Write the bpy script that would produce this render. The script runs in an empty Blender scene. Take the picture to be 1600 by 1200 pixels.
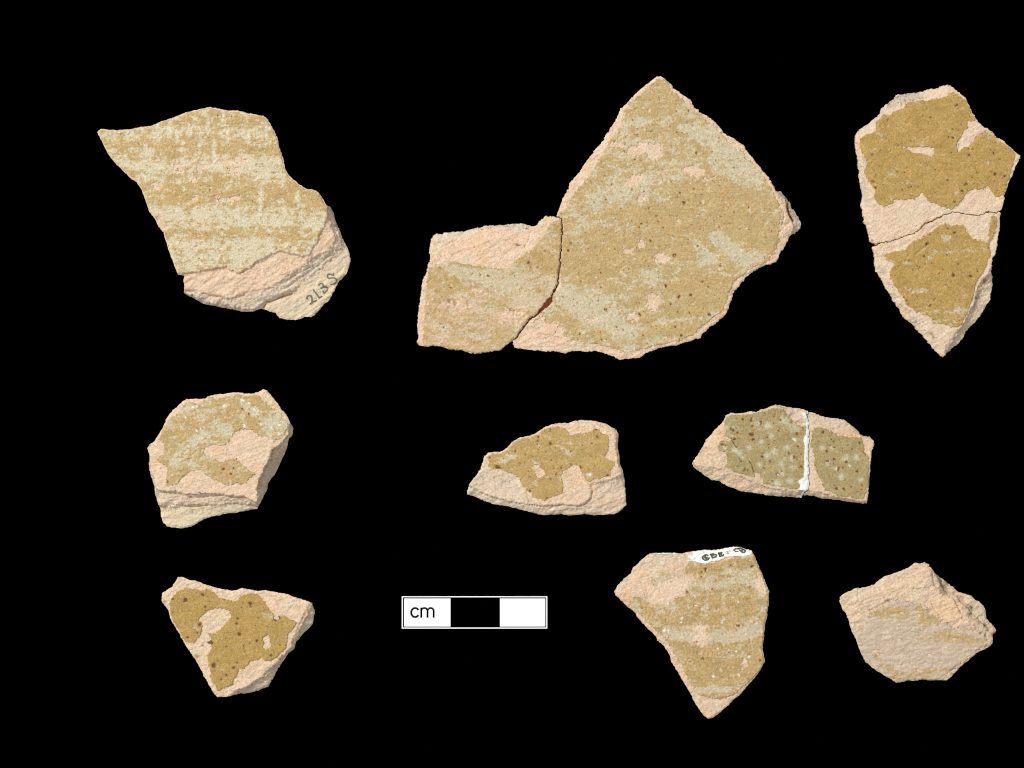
import bpy, math, random
import numpy as np

# ------------------------------------------------------------------ camera, world, lights, exposure
scene = bpy.context.scene
scene.unit_settings.system = 'METRIC'
scene.unit_settings.scale_length = 0.01          # one unit is one centimetre
S = 76.2                                         # photograph pixels per centimetre
D = 130.0                                        # camera height in cm
cam_data = bpy.data.cameras.new("camera")
cam = bpy.data.objects.new("camera", cam_data)
scene.collection.objects.link(cam)
cam.location = (0, 0, D)
cam_data.sensor_width = 36
cam_data.lens = 18 / (800 / S / D)
cam_data.clip_start = 1
cam_data.clip_end = 2000
scene.camera = cam

world = bpy.data.worlds.new("World")
scene.world = world
world.use_nodes = True
wb = world.node_tree.nodes["Background"]
wb.inputs[0].default_value = (0.93, 0.97, 1.0, 1)
wb.inputs[1].default_value = 0.56

def area_lamp(name, loc, size, power, colour):
    l = bpy.data.lights.new(name, 'AREA')
    l.shape = 'SQUARE'; l.size = size; l.energy = power; l.color = colour
    o = bpy.data.objects.new(name, l)
    scene.collection.objects.link(o)
    o.location = loc
    v = np.array(loc, float)
    import mathutils
    o.rotation_euler = mathutils.Vector((-loc[0], -loc[1], -loc[2])).to_track_quat('-Z', 'Y').to_euler()
    return o
area_lamp("key_lamp", (-138, 122, 192), 46, 5.9e5, (1.0, 0.975, 0.94))

scene.view_settings.view_transform = 'Standard'
scene.view_settings.look = 'None'
scene.view_settings.gamma = 1
scene.view_settings.exposure = 0
scene.cycles.max_bounces = 6
scene.cycles.pixel_filter_type = 'BLACKMAN_HARRIS'
scene.cycles.filter_width = 1.05

# ------------------------------------------------------------------ numpy helpers
def Z(ox, oy, s, txt):
    p = np.array([[float(a) for a in q.split(',')] for q in txt.replace('\n', ';').split(';') if q.strip()])
    return p / s + np.array([ox, oy])

def sm(a, b, v):
    t = np.clip((v - a) / (b - a), 0, 1)
    return t * t * (3 - 2 * t)

def _vn(x, y, seed):
    xi = np.floor(x).astype(np.int64); yi = np.floor(y).astype(np.int64)
    fx = x - xi; fy = y - yi
    u = fx * fx * fx * (fx * (fx * 6 - 15) + 10); v = fy * fy * fy * (fy * (fy * 6 - 15) + 10)
    def h(a, b, k):
        n = (a * 374761393 + b * 668265263 + (seed * 7 + k) * 1442695041) & 0x7fffffff
        n = ((n ^ (n >> 13)) * 1274126177) & 0x7fffffff
        n = ((n ^ (n >> 16)) * 1103515245) & 0x7fffffff
        return (n & 0xffff) / 32767.5 - 1
    def g(a, b, dx, dy):
        return h(a, b, 1) * dx + h(a, b, 2) * dy
    n00 = g(xi, yi, fx, fy); n10 = g(xi + 1, yi, fx - 1, fy)
    n01 = g(xi, yi + 1, fx, fy - 1); n11 = g(xi + 1, yi + 1, fx - 1, fy - 1)
    return ((n00 * (1 - u) + n10 * u) * (1 - v) + (n01 * (1 - u) + n11 * u) * v) * 1.35

def fbm(x, y, scale, seed, octv=4, ang=0.0, stretch=1.0, gain=0.55):
    """noise about -1..1; features about `scale` px, stretched along ang (degrees, counter-clockwise in the picture)"""
    a = math.radians(ang)
    u = (x * math.cos(a) - y * math.sin(a)) / stretch
    v = (x * math.sin(a) + y * math.cos(a))
    s = 0; amp = 1; tot = 0; k = 1.0 / scale
    for i in range(octv):
        s = s + amp * _vn(u * k + 31.7 * i + seed * 3.1, v * k - 17.3 * i + seed * 1.7, seed + i * 13)
        tot += amp * 0.62; amp *= gain; k *= 2.03
    return s / tot

def seg_dist(X, Y, pts, closed):
    n = len(pts); best = np.full(X.shape, 1e9)
    for i in range(n if closed else n - 1):
        ax, ay = pts[i]; bx, by = pts[(i + 1) % n]
        dx, dy = bx - ax, by - ay
        L = dx * dx + dy * dy + 1e-9
        t = np.clip(((X - ax) * dx + (Y - ay) * dy) / L, 0, 1)
        d = (X - ax - t * dx) ** 2 + (Y - ay - t * dy) ** 2
        np.minimum(best, d, out=best)
    return np.sqrt(best)

def inside(X, Y, pts):
    c = np.zeros(X.shape, bool); n = len(pts)
    for i in range(n):
        ax, ay = pts[i]; bx, by = pts[(i + 1) % n]
        if ay == by: continue
        m = ((ay > Y) != (by > Y)) & (X < (bx - ax) * (Y - ay) / (by - ay) + ax)
        c ^= m
    return c

def bilin(A, gx, gy):
    ny, nx = A.shape[:2]
    gx = np.clip(gx, 0, nx - 1.001); gy = np.clip(gy, 0, ny - 1.001)
    i = gx.astype(int); j = gy.astype(int); u = gx - i; v = gy - j
    if A.ndim == 3: u = u[:, None]; v = v[:, None]
    return (A[j, i] * (1 - u) + A[j, i + 1] * u) * (1 - v) + (A[j + 1, i] * (1 - u) + A[j + 1, i + 1] * u) * v

# ------------------------------------------------------------------ materials
def new_mat(name):
    m = bpy.data.materials.new(name); m.use_nodes = True
    return m, m.node_tree.nodes, m.node_tree.links, m.node_tree.nodes["Principled BSDF"]

def surface_mat(name, rough, spec, grain_scale, grain_amt, bump_dist, rough_var=0.0):
    """albedo from the clay/glaze pattern attribute, times fine grain, with fine bump"""
    m, N, L, B = new_mat(name)
    at = N.new('ShaderNodeAttribute'); at.attribute_name = 'albedo'
    tc = N.new('ShaderNodeTexCoord')
    n1 = N.new('ShaderNodeTexNoise'); n1.inputs['Scale'].default_value = grain_scale
    n1.inputs['Detail'].default_value = 3; n1.inputs['Roughness'].default_value = 0.65
    L.new(tc.outputs['Object'], n1.inputs['Vector'])
    mr = N.new('ShaderNodeMapRange')
    mr.inputs['From Min'].default_value = 0.3; mr.inputs['From Max'].default_value = 0.7
    mr.inputs['To Min'].default_value = 1 - grain_amt; mr.inputs['To Max'].default_value = 1 + grain_amt
    L.new(n1.outputs['Fac'], mr.inputs['Value'])
    vm = N.new('ShaderNodeVectorMath'); vm.operation = 'SCALE'
    L.new(at.outputs['Color'], vm.inputs[0]); L.new(mr.outputs['Result'], vm.inputs['Scale'])
    L.new(vm.outputs['Vector'], B.inputs['Base Color'])
    n2 = N.new('ShaderNodeTexNoise'); n2.inputs['Scale'].default_value = grain_scale * 0.8
    n2.inputs['Detail'].default_value = 4
    L.new(tc.outputs['Object'], n2.inputs['Vector'])
    bp = N.new('ShaderNodeBump'); bp.inputs['Distance'].default_value = bump_dist; bp.inputs['Strength'].default_value = 1
    L.new(n2.outputs['Fac'], bp.inputs['Height']); L.new(bp.outputs['Normal'], B.inputs['Normal'])
    B.inputs['Roughness'].default_value = rough
    B.inputs['Specular IOR Level'].default_value = spec
    if rough_var:
        r = N.new('ShaderNodeMapRange'); r.inputs['From Min'].default_value = 0.35; r.inputs['From Max'].default_value = 0.65
        r.inputs['To Min'].default_value = rough - rough_var; r.inputs['To Max'].default_value = rough + rough_var
        L.new(n1.outputs['Fac'], r.inputs['Value']); L.new(r.outputs['Result'], B.inputs['Roughness'])
    return m

M_CLAY = surface_mat('fired_clay', 0.95, 0.1, 34, 0.15, 0.02)
M_GLAZE = surface_mat('lead_glaze', 0.4, 0.4, 36, 0.15, 0.013, 0.18)
M_GLUE = surface_mat('dried_glue', 0.35, 0.4, 20, 0.05, 0.01)
M_PAINT = surface_mat('white_correction_paint', 0.6, 0.3, 25, 0.03, 0.006)
M_INK = surface_mat('faded_ink', 0.7, 0.2, 60, 0.15, 0.003)

def plain(name, col, rough, spec):
    m, N, L, B = new_mat(name)
    tc = N.new('ShaderNodeTexCoord'); n = N.new('ShaderNodeTexNoise'); n.inputs['Scale'].default_value = 30
    L.new(tc.outputs['Object'], n.inputs['Vector'])
    mx = N.new('ShaderNodeMix'); mx.data_type = 'RGBA'
    mx.inputs['A'].default_value = (*[c * 0.985 for c in col], 1); mx.inputs['B'].default_value = (*col, 1)
    L.new(n.outputs['Fac'], mx.inputs['Factor']); L.new(mx.outputs['Result'], B.inputs['Base Color'])
    B.inputs['Roughness'].default_value = rough; B.inputs['Specular IOR Level'].default_value = spec
    return m
M_VELVET = plain('black_velvet', (0, 0, 0), 1.0, 0.0)
M_CARD_BLACK = plain('black_print', (0.0, 0.0, 0.0), 1.0, 0.0)
M_CARD_WHITE = plain('white_print', (0.95, 0.95, 0.95), 0.9, 0.1)

# ------------------------------------------------------------------ object helpers
def link(name, me, mat, parent=None, loc=(0, 0, 0)):
    o = bpy.data.objects.new(name, me)
    scene.collection.objects.link(o)
    if mat: me.materials.append(mat)
    o.location = loc
    if parent: o.parent = parent
    return o

def mesh_np(name, V, quads, cols=None, smooth=True, tris=None):
    me = bpy.data.meshes.new(name)
    me.from_pydata(V.tolist(), [], quads.tolist() + (tris.tolist() if tris is not None else []))
    if cols is not None:
        ca = me.attributes.new('albedo', 'FLOAT_COLOR', 'POINT')
        ca.data.foreach_set('color', np.concatenate([cols, np.ones((len(cols), 1))], 1).astype(np.float32).ravel())
    if smooth:
        me.polygons.foreach_set('use_smooth', np.ones(len(me.polygons), bool))
    me.update()
    return me

PINK = np.array([.81, .56, .385]); CREAM = np.array([.735, .60, .405]); PALE = np.array([.85, .65, .49])
GREY = np.array([.47, .42, .335]); ORANGE = np.array([.80, .53, .32])
SLIP = np.array([.62, .54, .352]); OCHRE = np.array([.515, .355, .142]); GOLD = np.array([.44, .278, .072])
OLIVE = np.array([.375, .288, .122]); DARK = np.array([.12, .055, .012]); RUST = np.array([.36, .17, .04])
def mix(a, b, t):
    return a * (1 - t[..., None]) + b * t[..., None]

class Sherd:
    """a height field measured from the photograph, in photograph pixels (76.2 px = 1 cm), cut to real outlines and given real thickness"""
    def __init__(s, outline, h, seed, step=1.25, jit=1.0, tilt=(0, 0), curve=0.0):
        s.out = outline; s.h = h; s.seed = seed; s.step = step
        x0, y0 = outline.min(0) - 6; x1, y1 = outline.max(0) + 6
        xs = np.arange(x0, x1, step); ys = np.arange(y0, y1, step)
        s.X, s.Y = np.meshgrid(xs, ys); s.x0, s.y0 = x0, y0
        X, Y = s.X, s.Y
        s.c = (outline.min(0) + outline.max(0)) / 2
        s.jx = fbm(X, Y, 10, seed + 50, 3) * jit * 1.7 + fbm(X, Y, 3.6, seed + 51, 2) * jit * 1.5
        s.jy = fbm(X, Y, 10, seed + 52, 3) * jit * 1.7 + fbm(X, Y, 3.6, seed + 53, 2) * jit * 1.5
        s.H = h + tilt[0] * (X - s.c[0]) / 100 + tilt[1] * (Y - s.c[1]) / 100 - curve * ((X - s.c[0]) ** 2 + (Y - s.c[1]) ** 2) / 1e4
        s.f = s.sd(outline, .5)
        s.rim_noise = fbm(X, Y, 14, seed + 60, 3)
    def sd(s, pts, jit=1.0):
        """signed distance, positive inside, with a ragged edge"""
        X = s.X + s.jx * jit; Y = s.Y + s.jy * jit
        d = seg_dist(X, Y, pts, True)
        return np.where(inside(X, Y, pts), d, -d)
    def dl(s, pts, jit=0.6):
        return seg_dist(s.X + s.jx * jit, s.Y + s.jy * jit, pts, False)
    def noise(s, scale, k, octv=4, ang=0, stretch=1, gain=.55):
        return fbm(s.X, s.Y, scale, s.seed + k, octv, ang, stretch, gain)
    def terrace(s, fields, zs):
        """outside fields[0] the surface steps down: zone i runs from zs[i][0] to zs[i][1] towards fields[i+1] (last: the outline)"""
        fl = fields + [s.f]
        z = np.full(s.X.shape, 1e6)
        ledge = s.noise(15, 61, 4, 24, 2.6) * 1.1
        for i, (za, zb) in enumerate(zs):
            za, zb = s.h - (s.h - za) * .52, s.h - (s.h - zb) * .52
            a = np.maximum(-fl[i], 0); b = np.maximum(fl[i + 1], 0)
            t = np.clip(a / (a + b + 1e-6) + .35 * s.noise(12, 62 + i, 3, 24, 2.2), 0, 1)
            q4 = t * 4 + ledge                       # thin bedding ledges in the break
            t = np.clip(.45 * t + .55 * (np.floor(q4) + sm(.55, 1, q4 - np.floor(q4)) - ledge) / 4, 0, 1)
            zone = fl[i] < 0
            z = np.where(zone, za + (zb - za) * t, z)
        s.H = np.minimum(s.H, z)
        return z
    def groove(s, pts, w, d, jit=0.6):
        q = s.dl(pts, jit); s.H = s.H - d * np.exp(-(q / w) ** 2)
        return q
    def blobs(s, lst, jit=3.0):
        X = s.X + s.jx * jit; Y = s.Y + s.jy * jit; r = np.zeros(X.shape)
        for b in lst:
            x, y, rx, ry, ang, amp = (list(b) + [0, 1])[:6] if len(b) < 6 else b
            a = math.radians(ang); dx = X - x; dy = Y - y
            u = (dx * math.cos(a) - dy * math.sin(a)) / rx; v = (dx * math.sin(a) + dy * math.cos(a)) / ry
            r = r + amp * np.exp(-(u * u + v * v) ** 1.5)
        return r
    def root(s, label, group='glazed earthenware sherds laid out on black'):
        o = bpy.data.objects.new('pottery_sherd', None)
        scene.collection.objects.link(o)
        k = (D - s.h / S) / D
        s.ox, s.oy = (s.c[0] - 800) / S * k, (600 - s.c[1]) / S * k
        o.location = (s.ox, s.oy, 0); o.empty_display_size = 0.5
        o['label'] = label; o['category'] = 'pottery sherd'; o['group'] = group
        s.rt = o; s.k = k
        return o
    def build(s, name, f, top, bot, col, mat, parent, plate=False, inset=3.5, sub=None):
        """slab under the surface `top` wherever f > 0; walls go down to bot"""
        X, Y = s.X, s.Y; ny, nx = X.shape
        st = s.step
        if sub:                                     # finer grid for ink and small marks
            n = sub
            gx, gy = np.meshgrid(np.arange(0, nx - 1, 1 / n), np.arange(0, ny - 1, 1 / n))
            sh = gx.shape
            r = lambda A: bilin(A, gx.ravel(), gy.ravel()).reshape(sh + A.shape[2:])
            X = r(X); Y = r(Y); top = r(top); bot = r(bot); col = r(col); st = s.step / n; ny, nx = sh
            f = f(X, Y)
        inn = f > 0
        cell = inn[:-1, :-1] | inn[1:, :-1] | inn[:-1, 1:] | inn[1:, 1:]
        J, I = np.nonzero(cell)
        vid = lambda j, i: j * nx + i
        quads = np.stack([vid(J, I), vid(J + 1, I), vid(J + 1, I + 1), vid(J, I + 1)], 1)   # y runs down, so this faces up
        used = np.unique(quads); mp = np.full(nx * ny, -1); mp[used] = np.arange(len(used))
        q = mp[quads]
        gy, gx = np.gradient(f, st)
        g2 = gx * gx + gy * gy + 1e-3
        uf = f.ravel()[used]; ux = X.ravel()[used].copy(); uy = Y.ravel()[used].copy()
        ugx = gx.ravel()[used]; ugy = gy.ravel()[used]; ug2 = g2.ravel()[used]
        mv = np.where(uf < 0, -uf / ug2, 0)
        dx, dy = ugx * mv, ugy * mv
        L = np.hypot(dx, dy) + 1e-9; c = np.minimum(1, st * 1.35 / L)
        ux += dx * c; uy += dy * c
        tz = bilin(top, (ux - X[0, 0]) / st, (uy - Y[0, 0]) / st); bz = bilin(bot, (ux - X[0, 0]) / st, (uy - Y[0, 0]) / st)
        cc = bilin(col, (ux - X[0, 0]) / st, (uy - Y[0, 0]) / st)
        # boundary edges
        E = np.concatenate([q[:, [0, 1]], q[:, [1, 2]], q[:, [2, 3]], q[:, [3, 0]]])
        key = E[:, 0] * (len(used) + 1) + E[:, 1]; rev = E[:, 1] * (len(used) + 1) + E[:, 0]
        bd = E[~np.isin(key, rev)]
        bv = np.unique(bd); bm = np.full(len(used), -1); bm[bv] = np.arange(len(bv))
        nrm = np.stack([ugx, ugy], 1)[bv]; nrm /= (np.linalg.norm(nrm, axis=1, keepdims=True) + 1e-6)
        V = [np.stack([ux, uy, tz], 1)]; C = [cc]; Q = [q]
        n0 = len(used); prev = None
        rings = [(0.3, 0.25), (0.65, 0.7), (1.0, 1.0)] if plate else [(1.0, 0.0)]
        base = n0
        rn = fbm(ux[bv], uy[bv], 5, s.seed + 7, 2)
        idx_prev = bd
        for ri, (tt, ii) in enumerate(rings):
            zz = tz[bv] + (bz[bv] - tz[bv]) * tt
            off = inset * ii * (1 + 0.6 * rn) if plate else 0 * rn
            V.append(np.stack([ux[bv] + nrm[:, 0] * off, uy[bv] + nrm[:, 1] * off, zz], 1)); C.append(cc[bv])
            cur = bm[bd] + base
            Q.append(np.stack([idx_prev[:, 1], idx_prev[:, 0], cur[:, 0], cur[:, 1]], 1))
            idx_prev = cur; base += len(bv)
        if plate:                                   # underside
            k = 5
            ins = f[::k, ::k] > inset + 1
            ce = ins[:-1, :-1] & ins[1:, :-1] & ins[:-1, 1:] & ins[1:, 1:]
            J2, I2 = np.nonzero(ce); n2 = ins.shape[1]
            qq = np.stack([J2 * n2 + I2, J2 * n2 + I2 + 1, (J2 + 1) * n2 + I2 + 1, (J2 + 1) * n2 + I2], 1)
            if len(qq):
                u2 = np.unique(qq); m2 = np.full(ins.size, -1); m2[u2] = np.arange(len(u2))
                xx = X[::k, ::k].ravel()[u2]; yy = Y[::k, ::k].ravel()[u2]
                V.append(np.stack([xx, yy, np.full(len(u2), 1.0)], 1)); C.append(np.tile(CREAM, (len(u2), 1)))
                Q.append(m2[qq] + base)
        V = np.concatenate(V); C = np.concatenate(C); Q = np.concatenate(Q)
        W = np.empty_like(V)
        W[:, 0] = (V[:, 0] - 800) / S * s.k - s.ox
        W[:, 1] = (600 - V[:, 1]) / S * s.k - s.oy
        W[:, 2] = V[:, 2] / S
        return link(name, mesh_np(name, W, Q, C), mat, parent)
    # ---- surfaces
    def clay_relief(s, ang=28, amp=1.0, where=None):
        n = s.noise(8, 1, 3, ang, 3.2) * 1.15 + s.noise(3.4, 2, 2, ang, 2.8) * 0.95 + s.noise(24, 3, 3, ang, 1.8) * 1.3
        w = 1 if where is None else where
        lv = s.noise(26, 4, 4, ang, 2.4) * 3.2
        st = np.floor(lv) + sm(.72, 1, lv - np.floor(lv)) - lv * .55     # small flake ledges
        pore = sm(.55, .85, s.noise(4.2, 5, 2))
        s.H = s.H + (n * 1.35 + st * 1.1 - pore * 1.3) * amp * w
    def clay_colour(s, grey=None, cream=0.0, orange=0.0):
        n1 = s.noise(26, 11, 4, 20, 1.6); n2 = s.noise(6, 12, 4, 28, 2.6); n3 = s.noise(2.8, 16, 2, 28, 1.8)
        C = mix(PINK, CREAM, np.clip(0.33 + 0.7 * n1 + 0.35 * n2 + cream, 0, 1))
        C = mix(C, PALE, np.clip(0.25 + 0.8 * s.noise(11, 13, 4), 0, 1) * .8)
        C = mix(C, ORANGE, np.clip(s.noise(38, 14, 3) * 1.4 - .15 + orange, 0, .85))
        if grey is not None:
            C = mix(C, GREY * 1.42, np.clip(grey * (0.75 + 0.6 * n2), 0, 1))
        C = C * (.945 + .2 * n3 + .12 * n2)[..., None]
        # little dark inclusions
        sp = s.noise(3.6, 15, 2)
        C = mix(C, np.array([.30, .20, .12]), sm(.62, .9, sp) * .7)
        C = mix(C, CREAM * .72, sm(.3, .8, s.noise(15, 17, 4, 24, 2)) * .5)     # soil stain
        s.C = np.clip(C, 0, 1)
    def frag(s, f, rim=(4.0, 2.2)):
        w, d = rim; d = d * .8
        ww = w * (1 + 0.55 * s.rim_noise)
        t = np.clip(1 - np.maximum(f, 0) / ww, 0, 1)
        return s.H - d * (t * t)
    def specks(s, n, seed, rmin=.7, rmax=1.9, poly=None):
        rmin *= 1.35; rmax *= 1.25
        rs = np.random.RandomState(seed); r = np.zeros(s.X.shape)
        x0, y0 = s.out.min(0); x1, y1 = s.out.max(0)
        for _ in range(n):
            cx, cy = rs.uniform(x0, x1), rs.uniform(y0, y1); R = rmin + (rmax - rmin) * rs.rand() ** 3.0; a = rs.uniform(.55, 1.25)
            s._dot(r, cx, cy, R, a)
        return r
    def _dot(s, r, cx, cy, R, a):
        i0 = int((cx - s.x0 - 3 * R) / s.step); i1 = int((cx - s.x0 + 3 * R) / s.step) + 2
        j0 = int((cy - s.y0 - 3 * R) / s.step); j1 = int((cy - s.y0 + 3 * R) / s.step) + 2
        i0 = max(i0, 0); j0 = max(j0, 0)
        if i1 <= i0 or j1 <= j0: return
        x = s.X[j0:j1, i0:i1]; y = s.Y[j0:j1, i0:i1]
        if x.size == 0: return
        x = x + s.jx[j0:j1, i0:i1] * .9; y = y + s.jy[j0:j1, i0:i1] * .9
        v = a * np.exp(-(((x - cx) ** 2 + (y - cy) ** 2) / (R * R)) ** 1.2)
        np.maximum(r[j0:j1, i0:i1], v, out=r[j0:j1, i0:i1])
    def dots(s, lst):
        r = np.zeros(s.X.shape)
        for (x, y, R) in lst: s._dot(r, x, y, R * 1.08, 1.15)
        return r

def glaze_colour(s, base, wear, chips=None, pits=None, bright=None, slip=SLIP, var=.1, rusty=.5, chipn=0):
    """wear: 0 glaze .. 1 bare slip; chips: bare clay; pits: dark specks; bright: painted glints, and pale drips"""
    n = s.noise(16, 21, 4, 8, 2.0); n2 = s.noise(5, 22, 3)
    n3 = s.noise(2.6, 24, 2); n4 = s.noise(3.4, 25, 2)
    C = np.ones(s.X.shape + (3,)) * base
    C = C * (1 + var * (1.7 * n + 1.9 * n2 + 1.5 * n3))[..., None]
    C = mix(C, slip * np.ones_like(C), sm(.3, .85, n4 + .5 * n + .4 * n2) * .5)
    C = mix(C, RUST * 1.3 * np.ones_like(C), sm(.38, .8, s.noise(3.0, 26, 2) + .3 * s.noise(20, 29, 2)) * .6)
    C = mix(C, np.array([.60, .34, .10]), np.clip(s.noise(12, 23, 3) * 1.1 - .12, 0, .5) * rusty * 2)
    C = mix(C, mix(slip * np.ones_like(C), PALE * .92, np.clip(.05 + .5 * n2 + .3 * n, 0, .5)) * (1 + .09 * n3 + .06 * n2)[..., None], np.clip(wear, 0, 1))
    C = mix(C, np.array([.78, .735, .60]) * np.ones_like(C), sm(.18, .8, s.noise(3.2, 37, 2) + .35 * n2) * np.clip(wear * .8 + .12, 0, 1) * .65)   # near-white flecks: lit fine edges painted into the colour
    C = mix(C, base * .62 * np.ones_like(C), sm(.28, .8, s.noise(3.8, 38, 2) + .3 * s.noise(18, 40, 2)) * np.clip(wear, 0, 1) * .5)                 # glaze left in pores
    if chipn: chips = np.maximum(0 if chips is None else chips, sm(.42, .72, s.noise(6, 27, 3, 5, 1.5) + .25 * s.noise(30, 28, 2)) * chipn)
    if chips is not None: C = mix(C, mix(PINK * np.ones_like(C), PALE, np.clip(.4 + n2, 0, 1)), np.clip(chips, 0, 1))
    if pits is not None:
        p = np.clip(pits * 1.15, 0, 1)
        C = mix(C, RUST * 1.25 * np.ones_like(C), sm(.05, .5, p) * .6); C = mix(C, DARK * np.ones_like(C), sm(.4, .85, p) * .95)
    if bright is not None: C = mix(C, np.array([.93, .92, .86]), np.clip(bright * (.8 + n3), 0, 1) ** 1.5)  # specular sparkle painted into the albedo as near-white specks; pale drips too
    return np.clip(C, 0, 1)

INF = -1e6
def const(s, v): return np.full(s.X.shape, float(v))

def wear_mix(s, bands, amount, k=30, fine=1.0, ang=4, stretch=2.6):
    """0..1 slip showing where the glaze has worn: painted bands plus ragged noise"""
    n = s.noise(17, k, 4, ang, stretch) * 1.15 + s.noise(7, k + 1, 4, ang, 1.8) * 1.35 * fine + s.noise(3.0, k + 2, 3) * .8 * fine
    v = bands + n + amount
    return sm(-.42, .42, v)

# ================================================================== sherd: upper left, numbered on its broken ledge
A = lambda t: Z(140, 150, 3.3333, t)
s = Sherd(A("""40,190;55,172;90,175;150,177;215,172;270,160;320,155;380,130;430,112;500,88;560,72;600,62;632,57;680,68;725,76;775,76;820,90;870,96;905,104;930,125;945,155;965,190;985,240;992,285;1010,330;1015,370;1035,410;1065,440;1100,465;1130,485;1165,488;1190,500;1212,530;1225,555;1238,574;1252,575;1268,605;1280,650;1300,700;1320,750;1345,800;1358,850;1350,890;1335,925;1310,950;1290,975;1275,1010;1255,1045;1240,1070;1215,1085;1205,1100;1190,1120;1170,1140;1150,1150;1120,1150;1080,1165;1030,1165;985,1155;965,1130;920,1115;895,1105;850,1120;790,1123;740,1110;690,1102;640,1090;590,1082;545,1055;500,1035;490,1025;492,990;488,960;492,935;460,930;448,900;430,855;410,800;395,750;385,712;355,675;340,640;310,600;300,570;285,525;270,490;245,450;210,425;170,385;120,335;95,300;65,240"""),
    50, 11, tilt=(0, 0), curve=.25)
s.root('largest left-hand sherd, tan and cream streaked glaze, inked 213S on its broken lower ledge')
g = s.sd(A("""-60,60;-60,300;430,960;462,932;520,922;560,915;640,903;715,888;735,905;775,925;800,915;850,880;900,848;950,820;990,812;1050,822;1110,832;1150,830;1160,790;1185,760;1205,710;1225,670;1240,630;1240,590;1232,560;1400,480;1400,0;600,-60"""), 1.2)
r = s.sd(A("""-100,0;-100,700;440,1000;490,1008;540,1020;600,1032;660,1045;700,1052;750,1055;790,1035;850,1012;920,1000;960,985;1010,955;1060,920;1110,890;1150,855;1200,825;1250,795;1275,765;1280,735;1262,690;1248,640;1245,600;1238,560;1400,400;1400,-100"""), 1.6)
q = s.sd(A("""-100,0;-100,900;440,1020;500,1032;560,1062;620,1080;740,1100;800,1112;860,1110;905,1085;960,1058;1020,1035;1060,1010;1100,965;1150,935;1200,900;1250,850;1295,800;1310,750;1290,690;1265,610;1245,560;1400,300;1400,-100"""), 2.2)
s.terrace([g, r, q], [(44, 39), (35, 20), (17, 9)])
lowm = sm(0, 4, -g)
s.H = s.H + lowm * (s.noise(13, 70, 4, 32, 3.0) * 2.2 + s.noise(5, 71, 3, 32, 2.5) * 1.0)
pinkzone = sm(-2, 3, r) * lowm
s.clay_relief(32, .55, lowm)
s.groove(A("500,1012;560,1020;620,1040;700,1050"), 2.2, 3)
s.groove(A("905,1100;915,1075;960,1060;1000,1045;1050,1030"), 2.0, 7)
s.groove(A("1000,1010;1080,960;1160,905;1230,850;1270,800"), 1.6, 2.5)
s.groove(A("1020,965;1100,915;1170,880"), 1.4, 2)
s.clay_colour(grey=sm(1, 5, -r) * sm(-3, 2, q) * .75 + sm(1, 5, -q) * .12 + s.blobs(A("540,1045").tolist() and [(296, 462, 24, 6, -20, .5)]), cream=0)
led = sm(0, 6, -q)
s.C = mix(s.C, mix(CREAM * np.ones_like(s.C), np.array([.70, .60, .43]), np.clip(.5 + s.noise(6, 77), 0, 1)), led * .8)
Hf = s.frag(s.f, (4.5, 2.0))
s.build('clay_body', s.f, Hf, const(s, 0), s.C, M_CLAY, s.rt, plate=True)
def band(cy, half, amp, slope=0.0, x0=350):     # a horizontal throwing line, in photograph pixels
    return amp * np.exp(-((s.Y + s.yw - cy - slope * (s.X - x0)) / half) ** 2)
s.yw = s.noise(26, 39, 3) * 7
w = -0.5 + band(207, 11, .62, .02) + band(180, 8, .15) + band(258, 13, 1.15, .02) + band(283, 8, .5) + band(338, 15, 1.35, .03, 330) \
    + band(352, 7, .4) + band(380, 9, .8) + band(402, 20, 1.1, -.02)
w = w + s.blobs([(170, 210, 18, 8, 0, .5), (225, 265, 26, 14, 0, .5), (400, 262, 50, 16, 0, .6), (235, 285, 12, 14, 0, .6), (392, 252, 40, 12, 0, .4), (258, 204, 20, 8, 0, .5),
                 (330, 205, 25, 9, 0, .35), (400, 205, 20, 9, 0, .5), (385, 378, 45, 6, 0, .7), (390, 393, 30, 12, 0, .7), (250, 420, 40, 8, 0, .3),
                 (330, 285, 40, 9, 5, -.6), (290, 308, 60, 9, 0, -.5), (450, 300, 40, 12, -8, -.8), (400, 316, 40, 9, 0, -.3), (365, 228, 45, 9, 0, -.6), (460, 375, 25, 8, -60, -.5), (250, 240, 55, 6, 0, -.4), (460, 385, 20, 8, 0, -.5)])
# drips running down across the throwing lines
drip = 0 * s.X
for (x, y, ln, a) in [(228, 235, 12, .9), (334, 236, 20, .9), (407, 310, 18, 1.1), (464, 308, 10, .9), (313, 212, 12, .6), (256, 262, 18, .5), (286, 268, 22, .5), (240, 210, 12, .7), (380, 203, 10, .6), (265, 196, 12, .6), (348, 180, 12, .7), (325, 195, 14, .6), (372, 335, 22, .5), (283, 345, 18, .3), (445, 330, 10, .7), (405, 335, 10, .6), (246, 214, 9, .6), (296, 205, 9, .8), (276, 214, 10, .7), (356, 212, 14, .7), (388, 216, 10, .6), (416, 206, 14, .7), (198, 212, 10, .7), (180, 215, 8, .6), (336, 250, 14, .5), (305, 238, 8, .3), (258, 325, 8, .4), (345, 330, 14, .5), (382, 345, 16, .5), (425, 322, 10, .5)]:
    drip = drip + 1.3 * a * np.exp(-((s.X + s.jx * 1.5 - x) / 3.3) ** 2 - ((s.Y - y) / ln) ** 4)
W = wear_mix(s, w * .74, -.13, fine=1.2, stretch=1.4)
W = np.maximum(W, np.clip(drip, 0, 1) * sm(-.5, .3, s.noise(5, 46)))
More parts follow.
